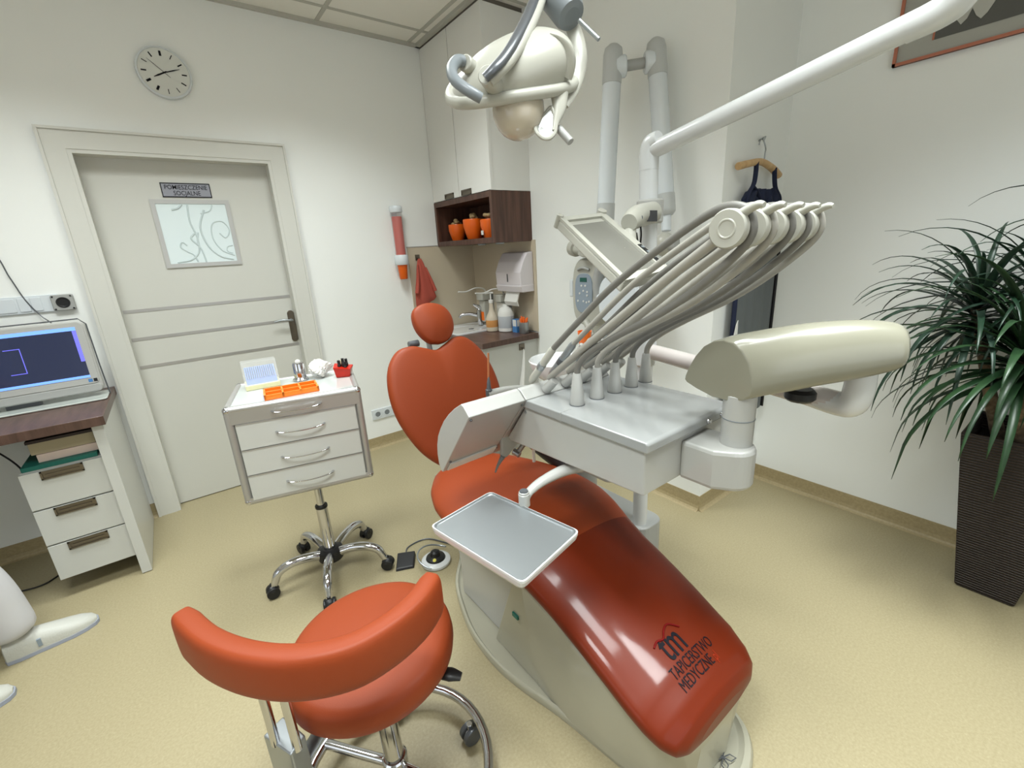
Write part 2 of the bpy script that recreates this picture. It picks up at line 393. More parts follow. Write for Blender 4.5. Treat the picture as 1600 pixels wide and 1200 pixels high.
obj('frame', MB().rbox((-.118, -.04, 0), (.118, .04, .01), .006, 3, mx=fmx), 'cool', sk)
for k in (-1, 0, 1):
    s = obj('socket', MB().lathe([(.027, .0095), (.027, .0125), (.022, .0128), (.02, .0105)], (1.16+k*.073, YD, .275), (0, -1, 0), 24), 'cool', sk)
    obj('socket_hole', MB().lathe([(.0195, .0107), (.0195, .0115)], (1.16+k*.073, YD, .275), (0, -1, 0), 20), 'grey', s)
cd = thing('cup_dispenser', 'tall clear tube cup dispenser with orange cups on back wall', 'cup dispenser', (1.42, YD-.05, 1.24))
c0 = (1.415, YD-.052)
obj('tube', MB().lathe([(.04, 1.42), (.042, 1.43), (.042, 1.735), (.04, 1.735)], (c0[0], c0[1], 0), (0, 0, 1), 28, True, False), 'clear', cd)
obj('lid', MB().lathe([(.043, 1.73), (.045, 1.735), (.045, 1.765), (.04, 1.772)], (c0[0], c0[1], 0)), 'cool', cd)
obj('cup_stack', MB().lathe([(.03, 1.36), (.034, 1.38), (.035, 1.55), (.0355, 1.7), (.033, 1.702)], (c0[0], c0[1], 0)), 'cupred', cd)
obj('collar', MB().lathe([(.046, 1.37), (.05, 1.375), (.05, 1.435), (.046, 1.44)], (c0[0], c0[1], 0)), 'cool', cd)
obj('lowest_cup', MB().lathe([(.026, 1.268), (.028, 1.27), (.036, 1.375)], (c0[0], c0[1], 0)), 'orangepot', cd)
obj('back_plate', MB().box((1.395, YD-.012, 1.3), (1.435, YD, 1.74)), 'cool', cd)
tw = thing('hand_towel', 'terracotta hand towel hanging from a small hook beside the sink', 'towel', (1.56, YD-.03, 1.08))
hk = thing('towel_hook', 'small square steel hook on splashback holding the terracotta towel', 'hook', (1.562, YD-.01, 1.4))
obj('plate', MB().box((1.545, YD-.014, 1.395), (1.58, YD-.008, 1.435)), 'nick', hk); obj('peg', MB().cyl((1.562, YD-.012, 1.408), (1.562, YD-.036, 1.412), .005, 10), 'nick', hk)
R = []
for z, w, dth in ((1.405, .012, .014), (1.38, .022, .022), (1.33, .036, .03), (1.26, .05, .032), (1.19, .066, .034), (1.12, .078, .034), (1.085, .08, .03), (1.06, .06, .02)):
    ring = []
    for k in range(32):
        a = 2*PI*k/32; rr = 1+.16*math.sin(5*a+z*9)
        ring.append((1.566+(1.4-z)*.05+w*math.cos(a)*rr, YD-.03-max(0, dth*.5)+dth*.55*math.sin(a)*rr, z+(.03*math.cos(a) if z < 1.1 else 0)))
    R.append(ring)
obj('cloth', MB().rings(R), 'terra', tw)
mb = MB().tube([(1.535, YD-.055, 1.36), (1.52, YD-.065, 1.24), (1.5, YD-.068, 1.155)], [.006, .012, .016], spl=5).tube([(1.6, YD-.055, 1.34), (1.63, YD-.065, 1.24), (1.655, YD-.068, 1.16)], [.006, .012, .014], spl=5)
obj('fold', mb, 'terra', tw)
cb = MB().tube([(-.75, YD-.006, 1.62), (-.62, YD-.006, 1.56), (-.59, YD-.008, 1.44), (-.565, YD-.012, 1.33), (-.53, YD-.02, 1.25), (-.49, YD-.06, 1.2), (-.47, YD-.14, 1.15)], .0028, n=8, spl=8)
obj('wall_cable', cb, 'dgrey', label='thin dark cable hanging down wall behind the monitor', category='cable')

# ================================================================= DESK CORNER
dk = thing('desk', 'brown topped desk with white end panel against the door wall', 'desk', (-.36, 2.95, 0))
obj('desk_top', MB().box((-1.9, 2.6, .79), (-.345, YD-.006, .832)), 'top', dk, bevel=.002)
obj('end_panel', MB().box((-.4, 2.63, .004), (-.36, 3.24, .79)), 'cab', dk, bevel=.0015)
obj('end_panel', MB().box((-1.9, 2.63, .004), (-1.86, 3.24, .79)), 'cab', dk, bevel=.0015)
dr = thing('drawer_pedestal', 'white three drawer pedestal under the desk', 'drawer unit', (-.54, 2.9, .095))
obj('carcass', MB().box((-.67, 2.675, .1), (-.405, 3.18, .635)), 'cab', dr)
for z0, z1 in ((.1, .275), (.282, .452), (.459, .63)):
    f = obj('drawer', MB().box((-.675, 2.655, z0), (-.403, 2.677, z1)), 'cab', dr, bevel=.0012)
    h = MB().box((-.61, 2.648, z1-.04), (-.47, 2.657, z1-.034)).box((-.61, 2.648, z1-.007), (-.47, 2.657, z1-.001)).box((-.61, 2.648, z1-.04), (-.603, 2.657, z1-.001)).box((-.477, 2.648, z1-.04), (-.47, 2.657, z1-.001)).box((-.603, 2.6535, z1-.034), (-.477, 2.656, z1-.007)).box((-.595, 2.649, z1-.024), (-.485, 2.655, z1-.017))
    obj('handle', h, 'nick', f)
mn = MB().rbox((-.665, 2.67, .6355), (-.415, 2.95, .655), .004); obj('teal_folder', mn, 'teal', label='flat teal folder lying on top of the drawer pedestal', category='folder')
obj('storage_box', MB().box((-.61, 2.70, .6555), (-.41, 2.95, .692)), 'pinkbox', bevel=.002, label='pale pink flat box between teal folder and beige box', category='box')
b2 = obj('storage_box', MB().box((-.625, 2.705, .6925), (-.412, 2.95, .745)), 'brownbook', bevel=.002, label='beige box on top of stack under the desk', category='box')
obj('lid', MB().box((-.63, 2.70, .7455), (-.41, 2.955, .758)), mat('dark_lid', (52, 40, 36), .6), b2)
mo = thing('desktop_monitor', 'white framed monitor with dark blue screen on the desk', 'monitor', (-.66, 3.03, .832))
th = math.radians(-8)
fmx = frame((-.66, 3.03, .89), (1, .03, 0), (0, math.sin(.1), math.cos(.1)))   # x right, y up, z towards the viewer
obj('housing', MB().rbox((-.3, -.028, -.03), (.3, .33, .02), .03, 6, mx=fmx), 'white', mo, bevel=.003)
obj('front_bezel', MB().rbox((-.292, .015, .0185), (.292, .322, .024), .022, 6, mx=fmx), 'white', mo)
obj('lower_bar', MB().rbox((-.294, -.024, .0185), (.294, .012, .026), .012, 4, mx=fmx), 'lightgrey', mo)
sc = obj('screen', MB().box((-.262, .048, .0235), (.262, .3, .0252), fmx), 'screen', mo)
obj('title_bar', MB().box((-.262, .283, .0252), (.262, .3, .0258), fmx), 'screenb', sc)
obj('task_bar', MB().box((-.262, .048, .0252), (.262, .06, .0258), fmx), 'screenb', sc)
obj('tool_column', MB().box((.247, .13, .0252), (.262, .283, .0258), fmx), 'screenp', sc)
wn = MB()
for a, b in (((.0, .11), (.055, .113)), ((.0, .225), (.055, .228)), ((.052, .11), (.055, .228))): wn.box((a[0], a[1], .0252), (b[0], b[1], .0258), fmx)
obj('image_window', wn, 'screenp', sc)
obj('sticker', MB().box((.25, .024, .024), (.266, .04, .0248), fmx), 'bluebox', mo); obj('sticker', MB().box((.27, .024, .024), (.284, .04, .0248), fmx), 'black', mo)
obj('rim_wire', MB().tube([fmx @ V(p) for p in ((-.3, .335, 0), (.28, .338, 0), (.304, .31, 0), (.307, .1, 0), (.309, .02, -.01), (.312, -.05, -.01))], .003, n=8), 'dgrey', mo)
obj('foot', MB().rbox((-.97, 2.93, .8335), (-.352, 3.13, .842), .02), mat('clear_stand', (190, 196, 190), .1, coat=.5), mo)
obj('stand', MB().box((-.72, 3.03, .84), (-.6, 3.06, .9)), 'dgrey', mo)
mb = MB().tube([(-.9, 3.2, .7), (-.78, 3.12, .55), (-.74, 3.05, .42), (-.75, 2.98, .3), (-.68, 3.0, .27)], .004, n=8, spl=8)
obj('cable', mb, 'black', label='black cable hanging below desk left of the drawers', category='cable')
mb = MB().tube([(-.95, 2.9, .004), (-.8, 2.86, .004), (-.72, 2.92, .004), (-.6, 3.0, .004)], .004, n=8, spl=8)
obj('cable', mb, 'black', label='black cable lying on floor under the desk', category='cable')

# ================================================================= SINK CORNER
M['cabw'] = mat('cupboard_white', (228, 228, 224), .3)
uc = thing('wall_cupboard', 'tall white corner wall cupboard reaching the ceiling', 'cupboard', (1.9, 2.87, 1.8))
obj('carcass', MB().box((1.768, 2.486, 1.8), (XB-.001, YD-.002, 2.79)), 'cabw', uc)
obj('end_panel', MB().box((1.75, 2.483, 1.8), (1.77, 2.489, 2.79)), 'cabw', uc)
for y0, y1 in ((2.49, 2.866), (2.873, 3.246)):
    dd = obj('door', MB().box((1.75, y0, 1.802), (1.768, y1, 2.79)), 'cabw', uc, bevel=.001)
    yc = 2.77 if y0 < 2.6 else 3.0
    h = MB().box((1.742, yc-.06, 1.803), (1.75, yc+.06, 1.808)).box((1.742, yc-.06, 1.83), (1.75, yc+.06, 1.838)).box((1.742, yc-.06, 1.803), (1.75, yc-.054, 1.838)).box((1.742, yc+.054, 1.803), (1.75, yc+.06, 1.838)).box((1.746, yc-.054, 1.808), (1.75, yc+.054, 1.83))
    obj('handle', h, 'nick', dd)
obj('painted_gap_shade', MB().box((1.755, 2.5, 2.79), (XB-.001, YD-.002, ZC)), mat('gap_shade_paint', (110, 104, 96), .6), uc)  # dark strip paints the shadow in the gap above the cupboard
sh = thing('open_shelf_box', 'dark brown open shelf box below the white wall cupboard', 'shelf', (1.9, 2.87, 1.483))
mb = MB().box((1.75, 2.484, 1.483), (XB-.001, YD-.002, 1.518)).box((1.75, 2.484, 1.763), (XB-.001, YD-.002, 1.798)).box((1.75, 2.484, 1.518), (XB-.001, 2.512, 1.763)).box((1.75, YD-.028, 1.518), (XB-.001, YD-.002, 1.763)).box((XB-.02, 2.512, 1.518), (XB-.001, YD-.028, 1.763))
obj('shelf_body', mb, 'brown', sh)
for i, (y, zt, r, lab) in enumerate(((3.1, 1.635, .066, 'orange plant pot on brown shelf, farthest left of three'), (2.87, 1.655, .076, 'largest orange plant pot in middle of brown shelf'), (2.665, 1.64, .066, 'orange plant pot on brown shelf with white tag, nearest right end'))):
    p = thing('plant_pot', lab, 'plant pot', (1.85, y, 1.518), 'orange pots on the brown shelf'); r0 = r
    obj('pot', MB().lathe([(r*.62, 1.5185), (r*.66, 1.522), (r*.98, zt-.045), (r, zt-.004), (r*.97, zt), (r*.9, zt-.003), (r*.88, zt-.02)], (1.85, y, 0), n=32), 'orangepot', p)
    mb = MB()
    for k in range(11):
        a = random.random()*6.3; q = random.random()*r*.5; mb.ell((1.85+q*math.cos(a), y+q*math.sin(a), zt+random.uniform(.0, .03)), .017, .017, .013, 10, 6)
    obj('dried_plant', mb, 'moss', p)
    if i == 2: obj('tag', MB().box((1.783, y-.012, 1.54), (1.786, y+.014, 1.568)), 'tissue', p)
for y in (2.78, 2.56):
    obj('shelf_lamp', MB().lathe([(.028, 0), (.03, .002), (.03, .008), (.026, .009)], (1.85, y, 1.474), n=24), 'steel', sh)
bc = thing('base_cabinet', 'white base cabinet under the brown worktop and sink', 'cabinet', (1.85, 2.85, 0))
obj('carcass', MB().box((1.62, 2.475, .1), (XB-.001, YD-.01, .81)), 'cab', bc)
obj('plinth', MB().box((1.66, 2.49, 0), (XB-.001, YD-.01, .1)), 'lightgrey', bc)
for y0, y1 in ((2.476, 2.855), (2.86, 3.235)): obj('door', MB().box((1.6, y0, .11), (1.619, y1, .805)), 'cab', bc, bevel=.001)
obj('worktop', MB().box((1.575, 2.445, .812), (XB-.009, YD-.009, .85)), 'top', bevel=.002, label='dark brown worktop around the sink on white base cabinet', category='worktop')
hk2 = thing('cabinet_hook', 'small square steel hook on end of the white base cabinet', 'hook', (1.92, 2.47, .75))
obj('plate', MB().box((1.9, 2.467, .745), (1.945, 2.474, .79)), 'nick', hk2)
obj('peg', MB().cyl((1.922, 2.468, .755), (1.922, 2.445, .76), .005, 10), 'nick', hk2)
mb = MB().tube([(1.92, 2.45, .757), (1.918, 2.445, .72), (1.9, 2.44, .6), (1.87, 2.44, .42)], [.004, .009, .018, .03], spl=6, flat=.5)
obj('strap', mb, 'tissue', label='white strap hanging from hook on base cabinet end', category='strap')
sn = thing('sink', 'white inset sink in brown worktop behind dental chair headrest', 'sink', (1.8, 3.02, .84))
mb = MB(); R = []
for (hx, hy, z, r) in ((.2, .2, .851, .03), (.2, .2, .862, .03), (.185, .185, .864, .04), (.17, .13, .858, .05), (.15, .11, .853, .05)):
    ring = []
    for cx, cy, a0 in ((hx-r, hy-r, 0), (-hx+r, hy-r, PI/2), (-hx+r, -hy+r, PI), (hx-r, -hy+r, 1.5*PI)):
        for i in range(5):
            t = a0+PI/2*i/4; ring.append((1.82+cx+r*math.cos(t), 3.03+cy+r*math.sin(t), z))
    R.append(ring)
obj('basin', mb.rings(R), 'porcelain', sn)
obj('drain', MB().lathe([(.022, 0), (.02, .003)], (1.84, 3.0, .8525), n=20), 'dgrey', sn)
ft = thing('mixer_tap', 'chrome mixer tap standing at back of the sink', 'tap', (1.97, 3.06, .862))
obj('body', MB().cyl((1.97, 3.06, .8635), (1.97, 3.06, .985), .027), 'chrome', ft)
obj('spout', MB().tube([(1.965, 3.065, .935), (1.9, 3.1, .955), (1.84, 3.13, .95), (1.825, 3.14, .93)], [.016, .013, .012, .012], spl=5), 'chrome', ft)
obj('lever', MB().tube([(1.97, 3.06, .985), (1.968, 3.058, 1.0), (1.92, 3.075, 1.03)], [.026, .022, .008], spl=4), 'chrome', ft)
# dispensers on the splash
for i, (y, lab) in enumerate(((3.03, 'wall soap dispenser with long white lever nearest the room corner'), (2.79, 'wall disinfectant dispenser with long white lever left of paper towels'))):
    t = thing('soap_dispenser', lab, 'soap dispenser', (XB-.04, y, .9), 'elbow lever dispensers')
    obj('back_plate', MB().box((XB-.02, y-.045, .93), (XB-.009, y+.045, 1.11)), 'steel', t)
    obj('housing', MB().rbox((XB-.12, y-.045, 1.06), (XB-.02, y+.045, 1.115), .015), 'pale', t, bevel=.003)
    obj('bottle', MB().rbox((XB-.1, y-.038, .89), (XB-.022, y+.038, 1.058), .012), 'bottle' if i else 'pale', t)
    if i == 0: obj('liquid_window', MB().box((XB-.1015, y-.03, .9), (XB-.1, y+.03, .97)), 'orangep', t)
    obj('lever', MB().tube([(XB-.05, y-.01, 1.11), (XB-.08, y-.01, 1.15), (XB-.15, y-.005, 1.16), (XB-.23, y, 1.14), (XB-.3, y, 1.145)], .008, spl=6, flat=.6), 'tissue', t)
pt = thing('paper_towel_dispenser', 'white paper towel dispenser on splashback above worktop end', 'dispenser', (XB-.06, 2.62, 1.14))
prof = [(XB-.009, 1.15), (XB-.11, 1.15), (XB-.125, 1.2), (XB-.13, 1.28), (XB-.1, 1.35), (XB-.06, 1.41), (XB-.009, 1.415)]
obj('cover', MB().prism(prof, 'y', 2.475, 2.765), M.setdefault('cover', mat('dispenser_white', (214, 208, 211), .3)), pt, bevel=.006)
obj('lower_lip', MB().prism([(XB-.009, 1.145), (XB-.115, 1.145), (XB-.13, 1.185), (XB-.128, 1.192), (XB-.009, 1.192)], 'y', 2.473, 2.767), M['cover'], pt, bevel=.003)
obj('sight_slot', MB().box((XB-.1335, 2.618, 1.215), (XB-.127, 2.624, 1.27)), 'dgrey', pt)
obj('towel_sheet', MB().prism([(XB-.03, 1.16), (XB-.09, 1.16), (XB-.12, 1.075), (XB-.105, 1.045), (XB-.1, 1.045), (XB-.11, 1.08), (XB-.085, 1.15)], 'y', 2.54, 2.69), 'tissue', pt)
bt = thing('spray_bottle', 'cloudy pump bottle with orange label at worktop edge', 'bottle', (1.9, 2.79, .85))
bx, by = 1.9, 2.79
obj('body', MB().lathe([(.042, .851), (.047, .856), (.047, .945), (.04, .965), (.022, 1.0), (.016, 1.03), (.014, 1.06)], (bx, by, 0)), 'liquid', bt)
obj('label_band', MB().lathe([(.0476, .885), (.0478, .886), (.0478, .935), (.0476, .936)], (bx, by, 0)), mat('orange_label', (196, 138, 78), .5), bt)
obj('pump', MB().cyl((bx, by, 1.06), (bx, by, 1.085), .017).cyl((bx, by, 1.085), (bx, by, 1.13), .005).tube([(bx+.01, by-.02, 1.135), (bx, by, 1.137), (bx-.03, by+.03, 1.132)], .007), 'tissue', bt)
jg = thing('wipes_tub', 'white plastic jug with grey label beside the pump bottle', 'jug', (1.96, 2.69, .85))
obj('body', MB().lathe([(.055, .851), (.06, .856), (.06, .985), (.045, 1.02), (.02, 1.035), (.018, 1.05)], (1.965, 2.7, 0)), 'tissue', jg)
obj('label_band', MB().lathe([(.0606, .88), (.0608, .881), (.0608, .965), (.0606, .966)], (1.965, 2.7, 0)), mat('grey_label', (176, 180, 184), .5), jg)
bb = thing('small_carton', 'small blue and white carton beside the steel cup', 'carton', (1.985, 2.6, .85))
obj('body', MB().box((1.965, 2.575, .8505), (2.005, 2.625, .945)), 'bluebox', bb)
obj('front_label', MB().box((1.9645, 2.58, .895), (1.9655, 2.62, .942)).box((1.97, 2.5744, .895), (2.0, 2.5755, .942)), 'tissue', bb)
sc_ = thing('steel_cup', 'small steel cup of orange sticks at end of worktop', 'cup', (1.99, 2.525, .85))
obj('cup', MB().lathe([(.034, .8505), (.036, .853), (.036, .93), (.034, .93)], (1.99, 2.52, 0)), 'steel', sc_)
for k in range(8):
    a = k*.785; o = MB().cyl((1.99+.012*math.cos(a), 2.52+.012*math.sin(a), .87), (1.99+.026*math.cos(a), 2.52+.026*math.sin(a), .955+.008*(k % 3)), .0055, 8)
    obj('stick', o, 'orangepot', sc_)

# ================================================================= RIGHT SIDE: APRON, PICTURE, PLANT
hg = thing('coat_hanger', 'wooden coat hanger on wall hook in the recess', 'coat hanger', (2.34, 1.12, 1.7))
obj('bar', MB().tube([(2.13, 1.115, 1.735), (2.2, 1.105, 1.748), (2.3, 1.1, 1.76), (2.42, 1.105, 1.742), (2.52, 1.115, 1.715)], [.018, .017, .016, .017, .018], spl=6, flat=.9), 'lwood', hg)
obj('hook', MB().tube([(2.33, 1.1, 1.77), (2.33, 1.1, 1.8), (2.345, 1.105, 1.815), (2.352, 1.115, 1.84), (2.335, 1.12, 1.862), (2.315, 1.12, 1.85), (2.31, 1.12, 1.835)], .003, n=8, spl=6), 'steel', hg)
obj('wall_peg', MB().tube([(2.36, YP, 1.862), (2.345, 1.12, 1.868), (2.33, 1.112, 1.853), (2.337, 1.108, 1.87)], .004, n=8, spl=4), 'steel', label='small steel hook on recess wall holding the coat hanger', category='hook')
ap = thing('lead_apron', 'grey and navy protective apron hanging from the coat hanger', 'apron', (2.34, 1.12, .7))
mb = MB()
def curtain(pl, y0, th, amp=.006):   # front/back sheet from a list of (z, xl, xr)
    R = []
    for z, xl, xr in pl:
        n = 14; ring = [(xl+(xr-xl)*i/n, y0-th/2+amp*math.sin(i*1.9), z) for i in range(n+1)] + [(xl+(xr-xl)*i/n, y0+th/2+amp*math.sin(i*1.9), z) for i in range(n, -1, -1)]
        R.append(ring)
    return MB().rings(R, True)
obj('front_panel', curtain([(.5, 2.17, 2.57), (.9, 2.17, 2.57), (1.3, 2.18, 2.57), (1.42, 2.2, 2.56), (1.5, 2.22, 2.54)], 1.1, .012), 'apron', ap)
obj('edge_binding', MB().tube([(2.165, 1.095, .5), (2.165, 1.095, .9), (2.172, 1.095, 1.3), (2.19, 1.095, 1.42), (2.21, 1.095, 1.5)], .012, spl=3, flat=.6), 'navy', ap)
obj('edge_binding', MB().tube([(2.575, 1.095, .5), (2.575, 1.095, 1.3), (2.56, 1.095, 1.45)], .009, spl=3, flat=.6), 'black', ap)
obj('bib', curtain([(1.46, 2.2, 2.56), (1.54, 2.17, 2.55), (1.6, 2.17, 2.53), (1.63, 2.2, 2.5), (1.645, 2.25, 2.46)], 1.1, .02, .01), 'navy', ap)
for pts in ([(2.25, 1.095, 1.755), (2.24, 1.09, 1.7), (2.23, 1.09, 1.66), (2.19, 1.09, 1.62), (2.17, 1.095, 1.56)], [(2.235, 1.095, 1.655), (2.27, 1.09, 1.63), (2.3, 1.09, 1.6), (2.33, 1.09, 1.55)],
            [(2.43, 1.095, 1.74), (2.43, 1.09, 1.69), (2.45, 1.09, 1.65), (2.5, 1.09, 1.61), (2.52, 1.095, 1.56)], [(2.44, 1.095, 1.65), (2.4, 1.09, 1.62), (2.37, 1.09, 1.58)]):
    obj('strap', MB().tube(pts, .011, spl=6, flat=.4), 'navy', ap)
obj('tag', MB().prism([(2.13, .96), (2.15, 1.03), (2.165, 1.05), (2.17, .97), (2.15, .94)], 'y', 1.07, 1.072), 'tissue', ap)
pc = thing('framed_picture', 'large framed grey picture high on right wall', 'picture', (XR, .1, 2.08))
y1, y0, z0, z1 = .757, -.55, 2.085, 2.75
obj('mount', MB().box((XR-.012, y0, z0), (XR-.004, y1, z1)), 'matte', pc)
mb = MB()
for a, b in (((y0, z0), (y1, z0+.011)), ((y0, z1-.011), (y1, z1)), ((y0, z0), (y0+.011, z1)), ((y1-.011, z0), (y1, z1))): mb.box((XR-.022, a[0], a[1]), (XR-.001, b[0], b[1]))
obj('frame', mb, 'copper', pc)
mb = MB()
for a, b in (((y0+.12, z0+.055), (y1-.115, z0+.06)), ((y1-.12, z0+.055), (y1-.115, z1-.06))): mb.box((XR-.014, a[0], a[1]), (XR-.011, b[0], b[1]))
obj('artwork', MB().box((XR-.0135, y0+.12, z0+.06), (XR-.0115, y1-.12, z1-.06)), 'artd', pc)
pk = [(.6, .16), (.585, .12), (.56, .085), (.545, .1), (.535, .13), (.52, .1), (.505, .085), (.49, .1), (.47, .14), (.45, .2), (.4, .3), (.3, .42), (.3, .55), (.62, .55), (.635, .3)]
obj('pale_shape', MB().prism([(a, z0+b) for a, b in pk], 'x', XR-.0155, XR-.0135), 'artl', pc)
obj('inner_line', MB().box((XR-.0165, y1-.124, z0+.06), (XR-.0135, y1-.118, z1-.06)), 'copper', pc)

pl = thing('potted_dracaena', 'large spiky green houseplant in tall dark wicker planter', 'potted plant', (2.43, .075, 0))
R = []
for z, h in ((0, .08), (.01, .086), (.66, .165), (.69, .168), (.69, .155), (.6, .145)):
    R.append([(2.43+h*sx*1.0, .075+h*sy, z) for sx, sy in ((-1, -1), (1, -1), (1, 1), (-1, 1))])
obj('planter', MB().rings(R, False), 'wicker', pl, bevel=.006)
obj('soil', MB().box((2.29, -.065, .6), (2.57, .215, .625)), 'soil', pl)
HEADS = [((2.33, .29, 1.14), 'leafd', 66, .46), ((2.2, .13, 1.0), 'leaf', 96, .5), ((2.4, .14, 1.17), 'leafd', 64, .5), ((2.32, -.06, 1.08), 'leaf', 54, .46), ((2.45, .02, 1.4), 'leafd', 26, .4)]
for i, (h, m_, n_, L) in enumerate(HEADS):
    x, y, z = h; b0 = (2.43+(x-2.43)*.2, .075+(y-.075)*.3, .6)
    obj('trunk', MB().tube([b0, ((x+b0[0])/2-.02, (y+b0[1])/2, (z+.6)/2), (x, y, z)], [.022, .019, .015], spl=6, n=10), 'bark', pl)
    mb = MB(); rnd = random.Random(11+i)
    for k in range(n_):
        az = 2.39996*k+rnd.uniform(-.2, .2); el = math.radians(85-100*(k/n_)**.8+rnd.uniform(-8, 8)); LL = L*rnd.uniform(.75, 1.15)*(1 if k > 5 else .7)
        w = rnd.uniform(.010, .0165) if m_ == 'leaf' else rnd.uniform(.008, .013); p = V((x, y, z+.03-.09*(k/n_))); e = el; pts = []; ns = 12
        drop = rnd.uniform(1.7, 2.7)
        for j in range(ns+1):
            pts.append(p.copy()); e -= drop/ns*(.25+1.1*j/ns)*(.8 if el > 1.1 else 1)
            e = max(e, -1.45)
            p = p+V((math.cos(az)*math.cos(e), math.sin(az)*math.cos(e), math.sin(e)))*LL/ns
            p.x = min(p.x, XR-.03)
        side = V((-math.sin(az), math.cos(az), 0)); vs = []
        for j, q in enumerate(pts):
            ww = w*min(1, .45+3*j/ns)*(1-(j/ns)**2.2)+.0006
            vs += [q-side*ww, q+V((0, 0, -ww*.35)), q+side*ww]
        fs = []
        for j in range(ns):
            a = 3*j; fs += [(a, a+1, a+4, a+3), (a+1, a+2, a+5, a+4)]
        mb.add(vs, fs, True)
    o = obj('foliage', mb, m_, pl)
    sd = o.modifiers.new('s', 'SOLIDIFY'); sd.thickness = .0008

# ================================================================= X-RAY MACHINE ON THE WALL
xr = thing('xray_machine', 'white wall mounted x-ray unit with two folded tubular arms', 'x-ray machine', (1.95, 1.7, 1.0))
R = []
def sup(cx, cy, hx, hy, n=36, e=3.2):
    out = []
    for k in range(n):
        a = 2*PI*k/n; c, s_ = math.cos(a), math.sin(a)
        out.append((cx+hx*math.copysign(abs(c)**(2/e), c), cy+hy*math.copysign(abs(s_)**(2/e), s_)))
    return out
# control box: outline in y-z, depth along x
mb = MB(); R = []
for x, f in ((XB-.003, .98), (2.0, 1.0), (1.965, .98), (1.95, .93)):
    R.append([(x, p[0], p[1]) for p in sup(1.868, 1.17, .118*f, .2*f)])
cbx = obj('control_box', mb.rings(R, False), 'pale', xr, bevel=.004)
mb = MB().rings([[(x, p[0], p[1]) for p in sup(1.885, 1.165, .07*f, .115*f, 28)] for x, f in ((1.951, 1), (1.945, .98))], False)
kp = obj('keypad', mb, 'padblue', cbx)
obj('display', MB().box((1.943, 1.858, 1.232), (1.946, 1.912, 1.256)), 'lcd', kp)
for yy, zz in ((1.9, 1.21), (1.87, 1.21), (1.885, 1.18), (1.855, 1.175), (1.855, 1.155), (1.915, 1.165), (1.93, 1.12), (1.885, 1.12), (1.86, 1.115), (1.84, 1.12)):
    obj('key', MB().lathe([(.006, 0), (.006, .003)], (1.9455, yy, zz), (-1, 0, 0), 12), 'tissue', kp)
obj('handle_slot', MB().tube([(1.947, 1.93, 1.3), (1.94, 1.885, 1.312), (1.947, 1.84, 1.3)], .008, spl=5), 'lightgrey', cbx)
obj('side_button', MB().rbox((1.96, 1.99, 1.14), (2.03, 2.02, 1.24), .01), 'cool', cbx)
obj('exposure_grip', MB().tube([(1.94, 1.86, 1.0), (1.925, 1.82, .965), (1.92, 1.79, .93)], [.02, .02, .014], spl=4), 'pale', cbx)
# tube head
mb = MB(); R = []
for x, f in ((1.97, .94), (1.955, 1.0), (1.86, 1.0), (1.845, .93)):
    R.append([(x, p[0], p[1]) for p in sup(1.55, 1.15, .135*f, .135*f, 36, 3)])
thd = obj('tube_head', mb.rings(R, False), 'cool', xr, bevel=.004)
obj('yoke_knob', MB().cyl((1.9, 1.68, 1.15), (1.9, 1.72, 1.15), .03), 'cool', thd)
obj('yoke', MB().tube([(1.9, 1.72, 1.13), (1.9, 1.735, 1.22), (1.9, 1.71, 1.31), (1.9, 1.62, 1.36), (1.9, 1.5, 1.36)], [.022, .026, .026, .024, .02], spl=6, flat=1.2), 'lightgrey', xr)
obj('link_arm', MB().cyl((1.95, 1.96, 1.42), (1.9, 1.6, 1.38), .032), 'pale', xr)
obj('link_cap', MB().cyl((1.955, 1.975, 1.425), (1.94, 1.93, 1.42), .046), 'pale', xr)
obj('column_foot', MB().cyl((1.93, 1.86, 1.38), (1.93, 1.84, 1.43), .04), 'pale', xr)
A0, A1, B0, B1 = V((1.79, 1.585, 1.53)), V((1.83, 1.575, 2.29)), V((1.945, 1.345, 1.55)), V((1.975, 1.46, 2.3))
def seg(a, b, t0, t1): return a.lerp(b, t0), a.lerp(b, t1)
for a, b in ((A0, A1), (B0, B1)):
    p, q = seg(a, b, .12, .8); obj('arm_tube', MB().cyl(p, q, .041, 28), 'cool', xr)
    p, q = seg(a, b, .795, 1.0); obj('arm_cap', MB().lathe([(.042, 0), (.0435, .003), (.0435, .115), (.038, .14), (.02, .155)], p, q-p, 28), M.setdefault('capgrey', mat('arm_cap_grey', (186, 189, 188), .35)), xr)
    p, q = seg(a, b, 0, .125); obj('arm_cap', MB().lathe([(.03, 0), (.042, .015), (.0435, .03), (.0435, .095)], p, q-p, 28), M.setdefault('capgrey', mat('arm_cap_grey', (186, 189, 188), .35)), xr)
e1 = A1.lerp(A0, .12); e2 = B1.lerp(B0, .12); dv = (e2-e1).normalized()
obj('elbow_disc', MB().cyl(e1+dv*.01, e1+dv*.06, .045, 28), 'cool', xr)
obj('elbow_disc', MB().cyl(e2-dv*.055, e2-dv*.01, .045, 28), 'cool', xr)
obj('elbow_link', MB().cyl(e1+dv*.02, e2-dv*.02, .022, 20), 'lightgrey', xr)
obj('wrist_joint', MB().cyl(B0+V((0, 0, .02)), B0+V((-.01, -.01, -.07)), .022), 'cool', xr)
jc = B0+V((-.03, -.02, -.13))
obj('wrist_ball', MB().ell(jc, .05, .05, .055), 'pale', xr)
obj('wrist_disc', MB().cyl(jc+V((.01, -.06, 0)), jc+V((.0, -.03, 0)), .045), 'lightgrey', xr)

